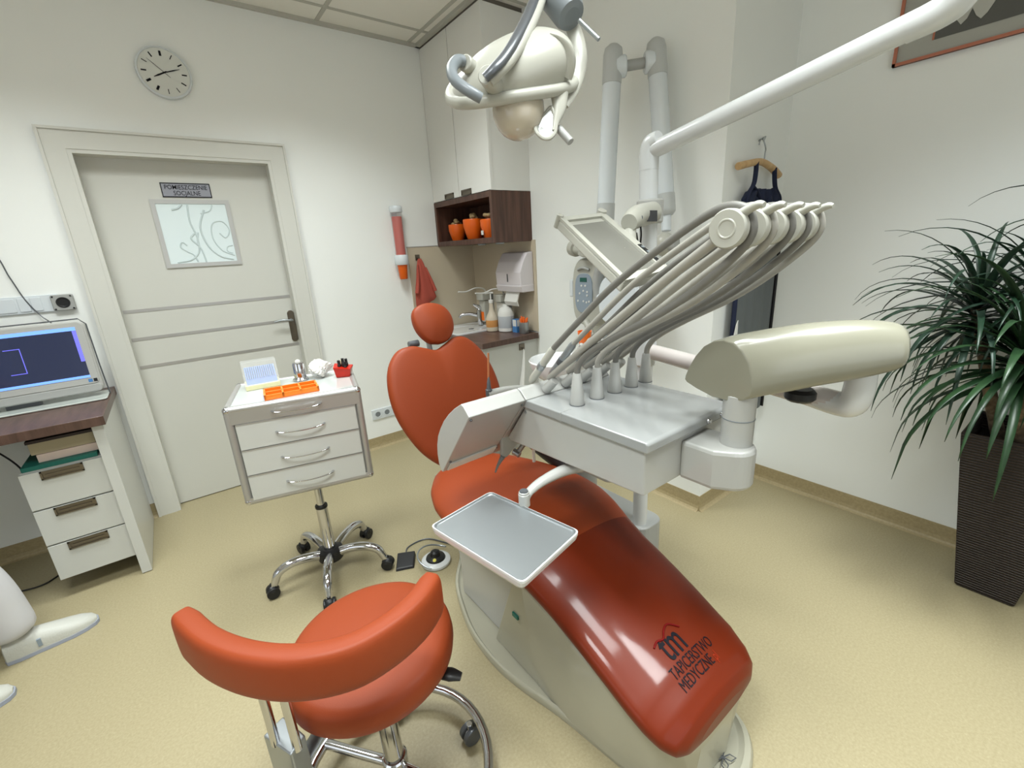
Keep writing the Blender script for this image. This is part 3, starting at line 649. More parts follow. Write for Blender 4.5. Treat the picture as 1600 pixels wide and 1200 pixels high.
# ================================================================= DENTAL CHAIR
dc = thing('dental_chair', 'orange padded dental chair on cream base, its leg rest lettered', 'dental chair', (.9, 1.0, 0))
SEC = [(1.625, .505, .03, .90, .03), (1.615, .508, .10, .89, .04), (1.58, .51, .165, .885, .045), (1.5, .512, .22, .885, .047), (1.4, .512, .26, .89, .047), (1.28, .512, .285, .9, .047), (1.17, .512, .292, .905, .047), (1.07, .51, .282, .91, .047), (.98, .495, .262, .912, .046), (.9, .465, .245, .912, .046)]
LEG = [(.9, .465, .245, .912, .046), (.82, .435, .235, .912, .045), (.72, .402, .231, .911, .044), (.6, .358, .226, .906, .042), (.49, .316, .22, .9, .04), (.435, .296, .206, .897, .038), (.405, .283, .185, .897, .034), (.392, .277, .155, .897, .026), (.387, .275, .1, .897, .016)]
def cushion(secs, e=2.9, n=48, crown=.022):
    R = []
    for y, z, hw, cx, hh in secs:
        ring = []
        for k in range(n):
            a = 2*PI*k/n; c, s_ = math.cos(a), math.sin(a)
            px = hw*math.copysign(abs(c)**(2/e), c); pz = hh*math.copysign(abs(s_)**(2/e), s_)
            if s_ > 0: pz += crown*min(1, hh/.04)*(1-(px/hw)**2)
            ring.append((cx+px, y, z+pz))
        R.append(ring)
    return R
def interp(secs, m=5):
    out = []
    for i in range(len(secs)-1):
        for k in range(m):
            out.append(tuple(secs[i][j]+(secs[i+1][j]-secs[i][j])*k/m for j in range(5)))
    out.append(secs[-1]); return out
def smooth_secs(secs, it=3):
    s = [list(q) for q in secs]
    for _ in range(it):
        t = [list(q) for q in s]
        for i in range(1, len(s)-1):
            for j in range(1, 5): t[i][j] = (s[i-1][j]+2*s[i][j]+s[i+1][j])/4
        s = t
    return [tuple(q) for q in s]
allsec = smooth_secs(interp(SEC+LEG[1:]), 3)
seatsec = [q for q in allsec if q[0] >= .9-1e-6]; legsec = [q for q in allsec if q[0] <= .9+1e-6]
obj('seat_cushion', MB().rings(cushion(seatsec)), 'orange', dc)
lg = obj('leg_rest_cover', MB().rings(cushion(legsec)), 'orangeg', dc)
lg['label'] = 'glossy plastic covered leg rest'
def legz(x, y):
    for i in range(len(legsec)-1):
        a, b = legsec[i], legsec[i+1]
        if a[0] >= y >= b[0]:
            t = (a[0]-y)/(a[0]-b[0]); q = [a[j]+(b[j]-a[j])*t for j in range(5)]
            u = min(.999, abs(x-q[3])/q[2]); e = 2.9
            return q[1]+q[4]*(1-u**e)**(1/e)+.022*min(1, q[4]/.04)*(1-u*u)
    return .35
def onleg(v): return V((v.x, v.y, legz(v.x, v.y)+.0018+v.z))
def tx(s, size, x, y, m_, bold=0, sx=.78):
    o = obj('lettering', text_mb(s, size, Matrix.Translation((x, y, 0)), 'LEFT', .0002, bold, onleg, sx), m_, dc)
tx('TAPICERSTWO', .036, .812, .474, 'ink', sx=.72); tx('MEDYCZNE', .036, .812, .445, 'ink', sx=.72); tx('.pl', .032, .951, .445, 'inkor', sx=.66)
tx('tm', .098, .838, .506, 'ink', .0007, .75)
mb = MB().tube([onleg(V(p)) for p in ((.826, .552, 0), (.846, .558, 0), (.868, .553, 0), (.888, .566, 0), (.912, .571, 0), (.938, .55, 0))], .0028, n=8, spl=5)
obj('logo_stroke', mb, 'inkred', dc)
# backrest and headrest, reclined 25 degrees
bo = V((.945, 1.655, .5)); up = V((0, math.sin(math.radians(25)), math.cos(math.radians(25)))); nf = V((0, -math.cos(math.radians(25)), math.sin(math.radians(25))))
bmx = Matrix((V((1, 0, 0)), up, nf)).transposed().to_4x4(); bmx.translation = bo
def pad(outline, th, mx, dome=.02, n=64, bowl=0.0):
    # outline: list of (u,v) closed; builds a soft pad with rounded edge
    P = crom([(a, b, 0) for a, b in outline+[outline[0], outline[1]]], 6)[:-6]
    cx = sum(p.x for p in P)/len(P); cy = sum(p.y for p in P)/len(P)
    R = []
    for f, z in ((.0, -th*.5), (.7, -th*.5), (.93, -th*.45), (.985, -th*.25), (1.0, 0), (.985, th*.27), (.95, th*.42), (.88, th*.5), (.75, th*.5+dome*.3), (.5, th*.5+dome*.7), (.25, th*.5+dome*.93), (.01, th*.5+dome)):
        R.append([(cx+(p.x-cx)*max(f, .004), cy+(p.y-cy)*max(f, .004), z) for p in P])
    return MB().rings(R, True, True, False, mx)
ol = [(0, -.02), (-.1, -.0), (-.2, .1), (-.262, .25), (-.275, .38), (-.25, .5), (-.19, .575), (-.12, .592), (-.055, .572), (0, .553), (.055, .572), (.12, .598), (.185, .58), (.245, .5), (.278, .38), (.272, .25), (.21, .1), (.1, -.0)]
obj('backrest', pad(ol, .07, bmx, .018), 'orange', dc)
hmx = Matrix((V((1, 0, 0)), up, nf)).transposed().to_4x4(); hmx.translation = bo+up*.665+V((.027, 0, 0))+nf*.012
hmx = hmx @ Matrix.Rotation(math.radians(0), 4, 'X')
hl = [(0, -.09), (-.05, -.075), (-.088, -.02), (-.097, .04), (-.08, .09), (-.03, .112), (.03, .11), (.08, .082), (.103, .03), (.095, -.03), (.055, -.077)]
obj('headrest', pad(hl, .055, hmx, .02), 'orange', dc)
obj('headrest_bracket', MB().tube([bmx @ V(p) for p in ((0, .45, -.045), (0, .56, -.045), (0, .62, -.03))], .02, flat=.5), 'steel', dc)
obj('headrest_knob', MB().cyl(bmx @ V((-.05, .61, -.035)), bmx @ V((-.1, .61, -.04)), .016), 'dgrey', dc)
obj('backrest_shell', pad([(a*.9, b*.92+.02) for a, b in ol], .03, bmx @ Matrix.Translation((0, 0, -.045)), -.01), 'beige', dc)
obj('hinge_bracket', MB().box((.8, 1.5, .4), (1.02, 1.74, .46)), 'beige', dc, bevel=.01)
# arm rest, black with cream pad
obj('armrest', MB().tube([(1.14, 1.62, .66), (1.185, 1.52, .6), (1.2, 1.4, .56), (1.18, 1.27, .545), (1.13, 1.2, .56)], [.02, .03, .032, .028, .018], spl=6, flat=1.2), 'black', dc)
obj('armrest_shell', MB().tube([(1.2, 1.56, .63), (1.235, 1.45, .6), (1.235, 1.33, .585), (1.205, 1.23, .58)], [.02, .032, .03, .018], spl=6, flat=1.4), 'lightgrey', dc)
# base
def supxy(cx, cy, hx, hy, e=2.3, n=56): return sup(cx, cy, hx, hy, n, e)
pts = [(.845, 1.66), (.745, 1.53), (.683, 1.37), (.65, 1.23), (.645, 1.07), (.665, .94), (.7, .8), (.73, .62), (.76, .46), (.82, .37), (.93, .335), (1.05, .362), (1.12, .44), (1.13, .6), (1.13, .8), (1.145, .95), (1.16, 1.1), (1.15, 1.25), (1.12, 1.4), (1.07, 1.55), (1.0, 1.68), (.9, 1.73)]
P = [(p.x, p.y) for p in crom([(a, b, 0) for a, b in pts+[pts[0], pts[1]]], 4)[:-4]]
cx, cy = .9, 1.0
R = [[(cx+(p[0]-cx)*f, cy+(p[1]-cy)*f, z) for p in P] for f, z in ((.995, .001), (1, .006), (1, .02), (.99, .03), (.965, .034), (.95, .026), (.94, .024))]
obj('floor_plate', MB().rings(R), 'beige', dc)
def shell(secs):   # (y, z_low, z_high, hw_low, hw_high, cx)
    R = []
    for y, zl, zh, hl_, hh_, c in secs:
        R.append([(c-hl_, y, zl), (c-hl_-.0, y, zl+.02), (c-hh_, y, zh-.02), (c-hh_+.006, y, zh-.006), (c-hh_+.02, y, zh), (c+hh_-.02, y, zh), (c+hh_-.006, y, zh-.006), (c+hh_, y, zh-.02), (c+hl_, y, zl+.02), (c+hl_, y, zl)])
    return MB().rings(R, True)
secs = [(.40, .2, .25, .08, .12, .9), (.41, .03, .258, .09, .15, .9), (.44, .026, .268, .12, .17, .9), (.5, .026, .29, .155, .19, .902), (.6, .026, .335, .18, .208, .905), (.72, .026, .375, .2, .224, .908), (.84, .026, .42, .205, .228, .91), (.93, .026, .455, .2, .235, .91)]
def lerp_secs(S_, m=5):
    out = []
    for i in range(len(S_)-1):
        for k in range(m): out.append(tuple(S_[i][j]+(S_[i+1][j]-S_[i][j])*k/m for j in range(6)))
    return out+[S_[-1]]
obj('base_shell', shell(lerp_secs(secs)), 'beige', dc)
obj('seam_line', MB().tube([(.683, .938, .44), (.699, .9, .3), (.709, .87, .16), (.711, .86, .03)], .0022, n=6, spl=4), 'hose', dc)
obj('cover_screw', MB().cyl((.712, .84, .06), (.706, .84, .06), .006, 12), 'dgrey', dc)
obj('lift_column', MB().prism([(.93, .028), (1.45, .028), (1.45, .2), (1.52, .44), (.93, .455)], 'x', .74, 1.07), 'white', dc, bevel=.01)
obj('side_cover', MB().prism([(.91, .028), (1.16, .028), (1.0, .44), (.91, .45)], 'x', .708, .75), 'beige', dc, bevel=.004)
obj('foot_bumper', MB().box((.702, 1.0, .235), (.71, 1.03, .25)), 'teal', dc)
em = MB(); ex, ey = .962, .405
for s_ in (-1, 1):
    em.tube([(ex, ey, .0365), (ex+s_*.008, ey+.02, .0365), (ex+s_*.026, ey+.024, .0365), (ex+s_*.022, ey+.008, .0365), (ex, ey, .0365)], .0016, n=6)
    em.tube([(ex, ey, .0365), (ex+s_*.008, ey-.02, .0365), (ex+s_*.026, ey-.024, .0365), (ex+s_*.022, ey-.008, .0365), (ex, ey, .0365)], .0016, n=6)
obj('emblem', em, 'dgrey', dc)

# ================================================================= MAST, DELIVERY UNIT
MX, MY = 1.42, 1.05
du = thing('delivery_unit', 'white dental delivery unit over the chair with whip arms', 'dental unit', (MX, MY, 0))
obj('floor_box', MB().rbox((1.37, 1.0, 0.001), (1.53, 1.48, .27), .05), 'lightgrey', du, bevel=.004)
obj('mast', MB().cyl((MX, MY, .03), (MX, MY, 1.3), .03, 28), 'armw', du)
obj('arm_tube', MB().cyl((MX-.006, MY-.02, 1.04), (1.236, .335, 1.04), .0285, 24), mat('arm_white', (198, 190, 186), .2, coat=.5), du)
obj('arm_collar', MB().cyl((MX, MY, .98), (MX, MY, 1.1), .041, 28), 'armw', du)
obj('arm_elbow', MB().tube([(1.262, .43, 1.04), (1.242, .355, 1.038), (1.232, .322, 1.048), (1.229, .313, 1.085), (1.229, .313, 1.135)], [.0285, .030, .031, .031, .030], spl=6, n=24), 'armw', du)
obj('elbow_cap', MB().cyl((1.229, .313, 1.13), (1.229, .313, 1.175), .026), 'lightgrey', du)
# pod
PC = [(1.0, .534), (1.04, .5), (1.09, .452), (1.14, .403), (1.19, .353), (1.23, .313), (1.258, .285), (1.272, .271)]
R = []
for i, (x, y) in enumerate(PC):
    t = i/(len(PC)-1); k = max(0, (t-.1)/.9)
    ang = math.radians(90)*(1-min(1, t*2.2))+math.radians(46)*min(1, t*2.2)   # lateral direction heading
    la = V((math.cos(ang), math.sin(ang), 0))
    hw = .084-.02*t-(.018 if t > .95 else 0); zb = 1.078+.083*t; zt = 1.213+.05*math.sin(min(1, t*1.25)*PI*.5)*(1-t*t*.55)
    hh = zt-zb; ring = []
    prof = [(-1, .16), (-.98, .24), (-.88, .42), (-.7, .64), (-.46, .84), (-.18, .96), (.1, 1.0), (.38, .97), (.64, .86), (.85, .68), (.96, .46), (1, .25), (.95, .1), (.8, .0), (.4, -.07), (-.1, -.06), (-.6, .03), (-.92, .11)]
    for a, b in prof: ring.append(V((x, y, 0))-la*hw*a*-1*(-1)+V((0, 0, zb+hh*b)))
    R.append(ring)
Rs = []
n_ = len(R[0])
for j in range(n_):
    Rs.append(crom([r[j] for r in R], 5))
R = [[Rs[j][i] for j in range(n_)] for i in range(len(Rs[0]))]
pod = obj('arm_cover', MB().rings(R), mat('arm_cover_beige', (134, 132, 117), .25, coat=.35, bump=(6, .15)), du, bevel=.003)
obj('brake_knob', MB().lathe([(.028, 0), (.034, .006), (.034, .022), (.026, .03)], (1.165, .41, 1.052), (0, 0, 1), 12), 'black', du)
obj('swivel_post', MB().cyl((1.035, .49, .93), (1.035, .49, 1.085), .037, 28), 'white', du)
obj('post_ring', MB().cyl((1.035, .49, 1.02), (1.035, .49, 1.023), .0378, 28), 'grey', du)
mb = MB(); R = []
poly = [(.95, .585), (.95, .5)] + [(1.02+.055*math.cos(a), .492+.055*math.sin(a)) for a in [math.radians(x) for x in range(215, 371, 12)]] + [(1.075, .585)]
for z, f in ((.852, .94), (.862, 1), (.945, 1), (.955, .95)): R.append([(1.01+(p[0]-1.01)*f, .52+(p[1]-.52)*f if p[1] < .58 else p[1], z) for p in poly])
obj('swivel_block', MB().rings(R, False), 'white', du, bevel=.004)
# unit body
X1, X2 = .803, 1.17
obj('body', MB().prism([(.585, .855), (.585, .985), (1.02, .985), (1.13, .84), (1.12, .83)], 'x', X1, X2), 'white', du, bevel=.004)
obj('lid', MB().prism([(.573, .972), (.573, .995), (.58, 1.0), (1.01, 1.0), (1.03, .985), (1.03, .972)], 'x', X1-.008, X2+.008), 'whiteg', du, bevel=.004)
obj('lid_seam', MB().box((X1-.0088, .86, .972), (X1+.03, .8615, 1.0006)), 'lightgrey', du)
wp = [(1.012, 1.0), (1.04, 1.026), (1.052, 1.03), (1.095, 1.005), (1.135, .976), (1.17, .945), (1.198, .912), (1.22, .88), (1.233, .845), (1.238, .81), (1.234, .775), (1.22, .752), (1.212, .755)]
obj('instrument_wing', MB().prism(wp, 'x', .59, X1-.012), 'white', du, bevel=.003)
obj('holder_bar', MB().prism(wp, 'x', X1-.009, X2), 'white', du, bevel=.003)
def wface(x, t, off=.001):   # point on the wing's slanted face; t from 0 (top) to 1 (bottom)
    return V((x, 1.012+.2*t-off*.78, 1.0-.245*t-off*.62))
mb = MB(); q = [wface(.603, .84), wface(.78, .8), wface(.78, .93), wface(.603, .97)]; mb.rings([[p for p in q], [p+V((0, -.004, -.003)) for p in q]], False)
obj('pale_strip', mb, 'tissue', du)  # raised pale strip low on the slanted face
for x, t in ((.6, .05), (.6, .8), (.785, .06), (.785, .85)): p = wface(x, t); obj('screw', MB().cyl(p, p+V((0, -.003, -.0025)), .004, 10), 'dgrey', du)
obj('screw', MB().cyl((X1-.002, 1.03, .955), (X1+.002, 1.03, .955), .005, 12), 'steel', du)
for x in (1.05, 1.115): obj('cap_nut', MB().lathe([(.008, 0), (.008, .004), (.005, .008)], (x, .5735, .985), (0, -1, 0), 14), 'chrome', du)
XS = [.875, .958, 1.038, 1.118, 1.19]
names = ['nearest to the tray, farthest left of the five', 'second from left of the five', 'middle one of the five', 'second from right of the five', 'nearest the recess, farthest right of the five']
for i, x in enumerate(XS):
    cn = obj('hose_grommet', MB().lathe([(.0205, 0), (.021, .002), (.019, .03), (.0125, .09), (.011, .094)], (x, .876, 1.0005), (0, 0, 1), 24), 'white', du)
    obj('grommet_ring', MB().lathe([(.0225, 0), (.0225, .0015)], (x, .876, 1.0002), (0, 0, 1), 24), 'dgrey', cn)
    D0 = V((x, .463, 1.456)); F0 = V((x+.006, 1.0, 1.055))
    la = obj('whip_arm', MB().tube([F0, F0.lerp(D0, .3)+V((0, -.004, .006)), F0.lerp(D0, .7)+V((0, -.002, .006)), D0], [.012, .0135, .0135, .012], n=16, spl=6, flat=.8), 'hosel', du)
    obj('arm_socket', MB().lathe([(.012, 0), (.016, .003), (.014, .05), (.012, .06)], (x+.006, 1.02, 1.012), (D0-F0).normalized()+V((0, 0, .1)), 20), 'white', la)
    obj('pulley_disc', MB().lathe([(.02, -.004), (.034, -.004), (.0365, .0), (.0365, .013), (.034, .016), (.019, .016), (.0175, .0175), (.0155, .0175), (.014, .016)], D0, (-1, 0, 0), 36), 'pale', la)
    tp = [D0+V((0, -.01, .02)), D0+V((0, -.03, .031)), D0+V((0, -.048, .038)), D0+V((0, -.058, .037))]
    obj('finger_tab', MB().tube(tp, [.015, .0115, .0105, .007], n=14, spl=5, flat=.7), 'pale', la)
    hs = [(x, .876, 1.085), (x, .868, 1.12), (x+.002, .83, 1.16), (x+.004, .74, 1.215), (x+.008, .62, 1.28), (x+.014, .54, 1.335), (x+.017, .47, 1.395), (x+.017, .437, 1.432), (x+.016, .43, 1.462), (x+.014, .448, 1.492), (x+.01, .5, 1.492), (x+.006, .6, 1.438), (x+.002, .75, 1.34), (x-.002, .88, 1.23), (x-.006, .97, 1.15)]
    hp = thing('dental_handpiece', ['white handpiece with grey hose, leftmost on whip arms above unit', 'handpiece on whip arm, second from the left', 'handpiece on whip arm, middle one of the five', 'handpiece on whip arm, second from the right', 'handpiece on whip arm, farthest right beside the hanging apron'][i], 'handpiece', (x, .9, 1.1), 'five handpieces with hoses on the delivery unit')
    obj('hose', MB().tube(hs, .0088 if i % 2 == 0 else .0085, n=12, spl=8), 'hose' if i in (0, 2, 3) else 'hosel', hp)
    q0 = V((x-.006, .965, 1.155)); q1 = V((x-.008, 1.075, 1.03)); 
    obj('handle', MB().lathe([(.009, 0), (.0115, .01), (.0115, .06), (.010, .09), (.0125, .1), (.0125, .15), (.009, .165)], q0, q1-q0, 20), ['pale', 'steel', 'pale', 'steel', 'steel'][i], hp)
    obj('steel_band', MB().lathe([(.0121, .075), (.0128, .078), (.0128, .095), (.0121, .098)], q0, q1-q0, 20), 'dgrey' if i % 2 else 'steel', hp)
    br = MB().tube([(x+.01, .87, 1.175), (x+.01, .84, 1.17), (x+.01, .81, 1.185)], .006, n=10, spl=4); obj('hose_clip', br, 'white', la)
# instrument tips hanging under the wing
tp = thing('water_syringe', 'grey air water syringe tip hanging under left end of unit', 'syringe', (.75, 1.17, .75))
obj('body', MB().prism([(.79, .835), (.9, .85), (.86, .79), (.81, .755), (.785, .755)], 'y', 1.15, 1.165), 'lightgrey', tp, bevel=.006)
obj('nozzle', MB().tube([(.79, 1.15, .765), (.775, 1.16, .735), (.768, 1.17, .705)], [.009, .005, .003], spl=4), 'grey', tp)
tp = thing('dental_turbine', 'steel turbine head hanging beneath the delivery unit', 'handpiece', (.87, 1.2, .7))
obj('neck', MB().cyl((.93, 1.15, .82), (.885, 1.19, .735), .009), 'steel', tp)
obj('head', MB().cyl((.875, 1.205, .738), (.885, 1.18, .728), .012), 'steel', tp)
tp = thing('saliva_ejector', 'clear and orange suction tip hanging beneath unit', 'suction tip', (.965, 1.2, .66))
obj('tip', MB().cyl((.965, 1.2, .735), (.965, 1.2, .665), .006), 'bottle', tp)
obj('valve', MB().cyl((.945, 1.2, .74), (.985, 1.2, .74), .011).cyl((.965, 1.2, .72), (.965, 1.2, .79), .009), 'orangep', tp)
obj('hose', MB().cyl((.965, 1.19, .78), (.975, 1.13, .86), .007), 'hosel', tp)
# instrument tray
tr = thing('instrument_tray', 'square metal instrument tray on white swing arm over chair', 'tray', (.54, .79, .775))
T = [V((.401, .931, .775)), V((.612, .966, .775)), V((.668, .665, .775)), V((.452, .617, .775))]
cen = sum(T, V((0, 0, 0)))/4
def inset(f, z): return [cen+(p-cen)*f+V((0, 0, z)) for p in T]
def rnd4(q, r=.016, k=4):
    out = []
    for i in range(4):
        p = q[i]; a = (q[i-1]-p).normalized(); b = (q[(i+1) % 4]-p).normalized()
        A = p+a*r; B = p+b*r
        for j in range(k+1):
            t = j/k; out.append((1-t)**2*A+2*t*(1-t)*p+t*t*B)
    return out
obj('tray_frame', MB().rings([rnd4(inset(f, z)) for f, z in ((.93, -.022), (.98, -.012), (1.0, .0), (1.0, .006), (.975, .006), (.972, .0), (.9, -.003))], False), 'armw', tr)
obj('metal_plate', MB().rings([rnd4(inset(f, z)) for f, z in ((.9, -.002), (.955, 0), (.968, .003), (.975, .0075), (.965, .0075), (.95, .004), (.94, .0028))], False), 'steel', tr)
obj('tray_arm', MB().tube([(.645, .85, .79), (.68, .87, .795), (.74, .875, .806), (.83, .862, .815), (.93, .8, .822)], [.012, .013, .016, .02, .024], n=20, spl=6, flat=.8), 'white', tr)
obj('arm_block', MB().rbox((.86, .74, .8), (.99, .86, .856), .02), 'lightgrey', tr)
obj('knob', MB().cyl((.644, .85, .775), (.644, .85, .812), .0155).cyl((.644, .85, .80), (.644, .85, .818), .014), 'white', tr)
obj('knob_cap', MB().lathe([(.012, .0), (.011, .003), (.002, .002)], (.644, .85, .818), n=20), 'dgrey', tr)

# spittoon
sp = thing('spittoon', 'white ceramic rinse bowl on column beside the dental chair', 'rinse bowl', (1.33, 1.44, 0))
c = (1.33, 1.44, 0)
obj('bowl', MB().lathe([(.03, .855), (.07, .862), (.11, .89), (.132, .93), (.138, .955), (.134, .96), (.127, .952), (.11, .915), (.06, .885), (.01, .88)], c, n=40), 'porcelain', sp)
obj('column', MB().lathe([(.06, .27), (.06, .8), (.035, .86)], (1.4, 1.36, 0), n=28), 'white', sp)
obj('neck', MB().cyl((1.4, 1.36, .84), (1.34, 1.43, .87), .03), 'white', sp)
obj('holder_arm', MB().tube([(1.38, 1.33, .8), (1.2, 1.42, .85), (1.05, 1.44, .88), (.95, 1.46, .88)], .016, spl=6), 'white', sp)
oc = thing('rinse_cup', 'orange plastic cup standing beside the rinse bowl', 'cup', (1.44, 1.40, .98))
obj('cup', MB().lathe([(.022, 1.0), (.024, 1.003), (.032, 1.07), (.03, 1.07), (.022, 1.01)], (1.45, 1.4, 0)), 'orangep', oc)
obj('cup_rest', MB().lathe([(.03, .985), (.034, .99), (.034, .997), (.03, .999)], (1.45, 1.4, 0)).cyl((1.45, 1.4, .9), (1.45, 1.4, .988), .012).cyl((1.4, 1.365, .86), (1.45, 1.4, .91), .014), 'white', sp)
br = thing('curing_light', 'dark handle with slim orange tip upright behind chair', 'instrument', (.96, 1.5, .88))
obj('holder', MB().cyl((.955, 1.46, .87), (.955, 1.46, .9), .014), 'dgrey', br)
obj('handle', MB().tube([(.955, 1.46, .895), (.958, 1.462, .93), (.962, 1.465, .95)], [.010, .007, .003], spl=4), 'dgrey', br)
obj('tip', MB().cyl((.96, 1.465, .94), (.975, 1.475, 1.045), .004), 'tan', br)

# ================================================================= OPERATING LAMP
lm = thing('operating_lamp', 'cream dental operating lamp on long white ceiling-high arm', 'lamp', (MX, MY, 1.3))
obj('mast_tube', MB().cyl((MX, MY, 1.3), (MX+.0, MY+.01, 1.68), .032, 28), 'armw', lm)
obj('mast_elbow', MB().tube([(MX, MY+.01, 1.675), (MX, MY+.01, 1.72), (MX, MY-.0, 1.755), (MX, MY-.03, 1.765)], [.033, .034, .033, .028], spl=6, n=24), 'armw', lm)
obj('long_arm', MB().cyl((MX, MY+.0, 1.735), (1.405, .33, 1.865), .0275, 28), 'armw', lm)
obj('arm_elbow', MB().tube([(1.408, .39, 1.853), (1.405, .33, 1.865), (1.402, .306, 1.885), (1.402, .302, 1.93), (1.402, .302, 2.02)], [.028, .031, .034, .033, .03], spl=6, n=24), 'armw', lm)
obj('spring_arm', MB().tube([(1.402, .302, 2.02), (1.4, .31, 2.2), (1.36, .35, 2.29), (1.2, .55, 2.29), (.98, .84, 2.18), (.915, .93, 2.1)], .03, spl=6), 'armw', lm)
RX = V((.79454408, -.60476143, -.05443632)); DN = V((-.21732255, -.19951485, -.95549188)); FW = V((.56698378, .77101066, -.28995164))
LC = V((.789, 1.0, 1.853))     # centre of the lamp head; the head is tilted with axes RX, -DN, FW
def lp(u, v, w=0): return LC+RX*u+DN*v+FW*w      # metres along the lamp head's own axes
hmx = Matrix((RX, -DN, FW)).transposed().to_4x4(); hmx.translation = LC
cyl_a, cyl_b = lp(0.0928, -0.2267, 0.0200), lp(0.1574, -0.1080, -0.0200)
obj('pivot_housing', MB().lathe([(.036, 0), (.039, .01), (.039, .1), (.034, .112), (.02, .116)], cyl_a, cyl_b-cyl_a, 28), 'grey', lm)
obj('pivot_neck', MB().cyl((.915, .93, 2.1), cyl_a, .028), 'grey', lm)
obj('pivot_pin', MB().cyl(lp(0.1620, -0.1142, -0.0200), lp(0.2079, -0.0602, -0.0300), .0052, 12), 'steel', lm)
# dome: rounded shell, rotated in its own plane
a = math.radians(-17)
ax = RX*math.cos(a)+DN*math.sin(a)*1; ay = (-DN)*math.cos(a)+RX*math.sin(a)
tq = math.radians(56); ay, az_ = ay*math.cos(tq)-FW*math.sin(tq), FW*math.cos(tq)+ay*math.sin(tq)
dm = Matrix((ax, az_, ay)).transposed().to_4x4(); dm.translation = lp(-.002, .018, 0)
R = []
N = 48
for i in range(0, 15):
    t = i/14; h = t
    f = math.sqrt(max(0, 1-h**2.3)); ring = []
    for k in range(N):
        an = 2*PI*k/N; c_, s_ = math.cos(an), math.sin(an)
        w = .15 if c_ > 0 else .15
        zz = .088*h
        lx = w*f*c_+.055*h; ly = .096*f*s_
        sag = -.012*math.cos(an*2)*(1-h)-.02*c_*(1-h)
        ring.append((lx, ly, zz+sag))
    R.append(ring)
base_ = [[(p[0]*q, p[1]*q, p[2]+zo) for p in R[0]] for q, zo in ((.9, -.006), (1.0, -.016), (1.03, -.008))]
obj('lamp_head', MB().rings(base_+R, True, True, False, dm), 'pale', lm)
rim = [dm @ V((p[0]*1.03, p[1]*1.03, p[2]-.006)) for p in R[0]]
obj('rim', MB().tube(rim, .014, n=12, closed=True, flat=1.0, up=ay), 'pale', lm)
# raised band over the crown
cb_ = []
for i in range(0, 13):
    h = i/13; f = math.sqrt(1-h**2.3); an = math.radians(-38)
    cb_.append(dm @ V((.15*f*math.cos(an)*1.01+.055*h, .096*f*math.sin(an)*1.01, .088*h)))
obj('crown_band', MB().tube(cb_, [.018, .017, .015, .011, .006, .0006], n=14, flat=.4, up=-FW), 'pale', lm)
bm_ = Matrix((RX, FW, -DN)).transposed().to_4x4(); bm_.translation = lp(0.0157, 0.0896, 0.0000)
obj('reflector_bowl', MB().ell((0, 0, 0), .064, .06, .07, 32, 14, bm_), mat('reflector_back', (188, 178, 160), .25, coat=.6), lm)
ring = [lp(0.0957, 0.0956, -0.0200), lp(0.1049, 0.1219, -0.0200), lp(0.1049, 0.1527, -0.0200), lp(0.0926, 0.1697, -0.0200), lp(0.0741, 0.1697, -0.0200), lp(0.0586, 0.1543, -0.0200), lp(0.0592, 0.1331, -0.0100), lp(0.0810, 0.1050, -0.0100)]
obj('rim_tail', MB().tube([lp(0.1142, 0.0617, -0.0200), lp(0.1142, 0.0987, -0.0200), lp(0.1065, 0.1296, -0.0200), lp(0.1018, 0.1512, -0.0200)], [.022, .016, .008, .005], n=16, spl=5, flat=.6, up=FW), 'pale', lm)
obj('lens_ring', MB().tube(crom(ring+[ring[0], ring[1]], 5)[:-5], .0045, n=8, closed=True), 'pale', lm)
obj('lens_glass', MB().rings([[p+FW*.0 for p in ring], [p+FW*.006 for p in ring]], False), mat('lens', (190, 192, 190), .25, metal=.5, coat=.6), lm)
obj('yoke_arm', MB().tube([lp(0.0660, -0.2090, 0.0000), lp(0.0390, -0.1049, -0.0500), lp(0.0086, -0.0064, -0.1000), lp(-0.0168, 0.0481, -0.1200), lp(-0.0388, 0.0804, -0.1300), lp(-0.0585, 0.0964, -0.1250)], [.013, .0135, .0135, .0135, .0135, .012], n=18, spl=6, flat=.75), 'dgrey', lm)
obj('yoke_arm', MB().tube([lp(0.0825, -0.2178, 0.0100), lp(0.0578, -0.1172, -0.0350), lp(0.0261, -0.0180, -0.0850), lp(0.0000, 0.0401, -0.1050), lp(-0.0253, 0.0755, -0.1150), lp(-0.0481, 0.0946, -0.1100)], .0115, n=16, spl=6), 'pale', lm)
obj('yoke_socket', MB().cyl(lp(-0.0563, 0.0811, -0.1150), lp(-0.0357, 0.0757, -0.0600), .021), 'pale', lm)
obj('yoke_band', MB().tube([lp(0.0936, -0.2064, 0.0300), lp(0.1291, -0.1709, 0.0300), lp(0.1550, -0.1322, 0.0300), lp(0.1679, -0.0773, 0.0300), lp(0.1639, -0.0221, 0.0250), lp(0.1465, 0.0326, 0.0150), lp(0.1257, 0.0786, 0.0000)], [.01, .013, .019, .021, .021, .019, .014], n=16, spl=6, flat=.45, up=FW), 'pale', lm)
obj('grip_handle', MB().tube([lp(-0.1118, 0.0205, -0.0700), lp(-0.1253, 0.0277, -0.0800), lp(-0.1343, 0.0593, -0.1000), lp(-0.1260, 0.0957, -0.1200), lp(-0.1025, 0.1219, -0.1300), lp(-0.0804, 0.1358, -0.1300), lp(-0.0669, 0.1409, -0.1250)], [.0125, .0128, .0125, .012, .012, .0118, .011], n=18, spl=6), 'grey', lm)
obj('handle_mount', MB().cyl(lp(-0.1089, 0.0235, -0.0700), lp(-0.0856, 0.0162, -0.0300), .018), 'pale', lm)
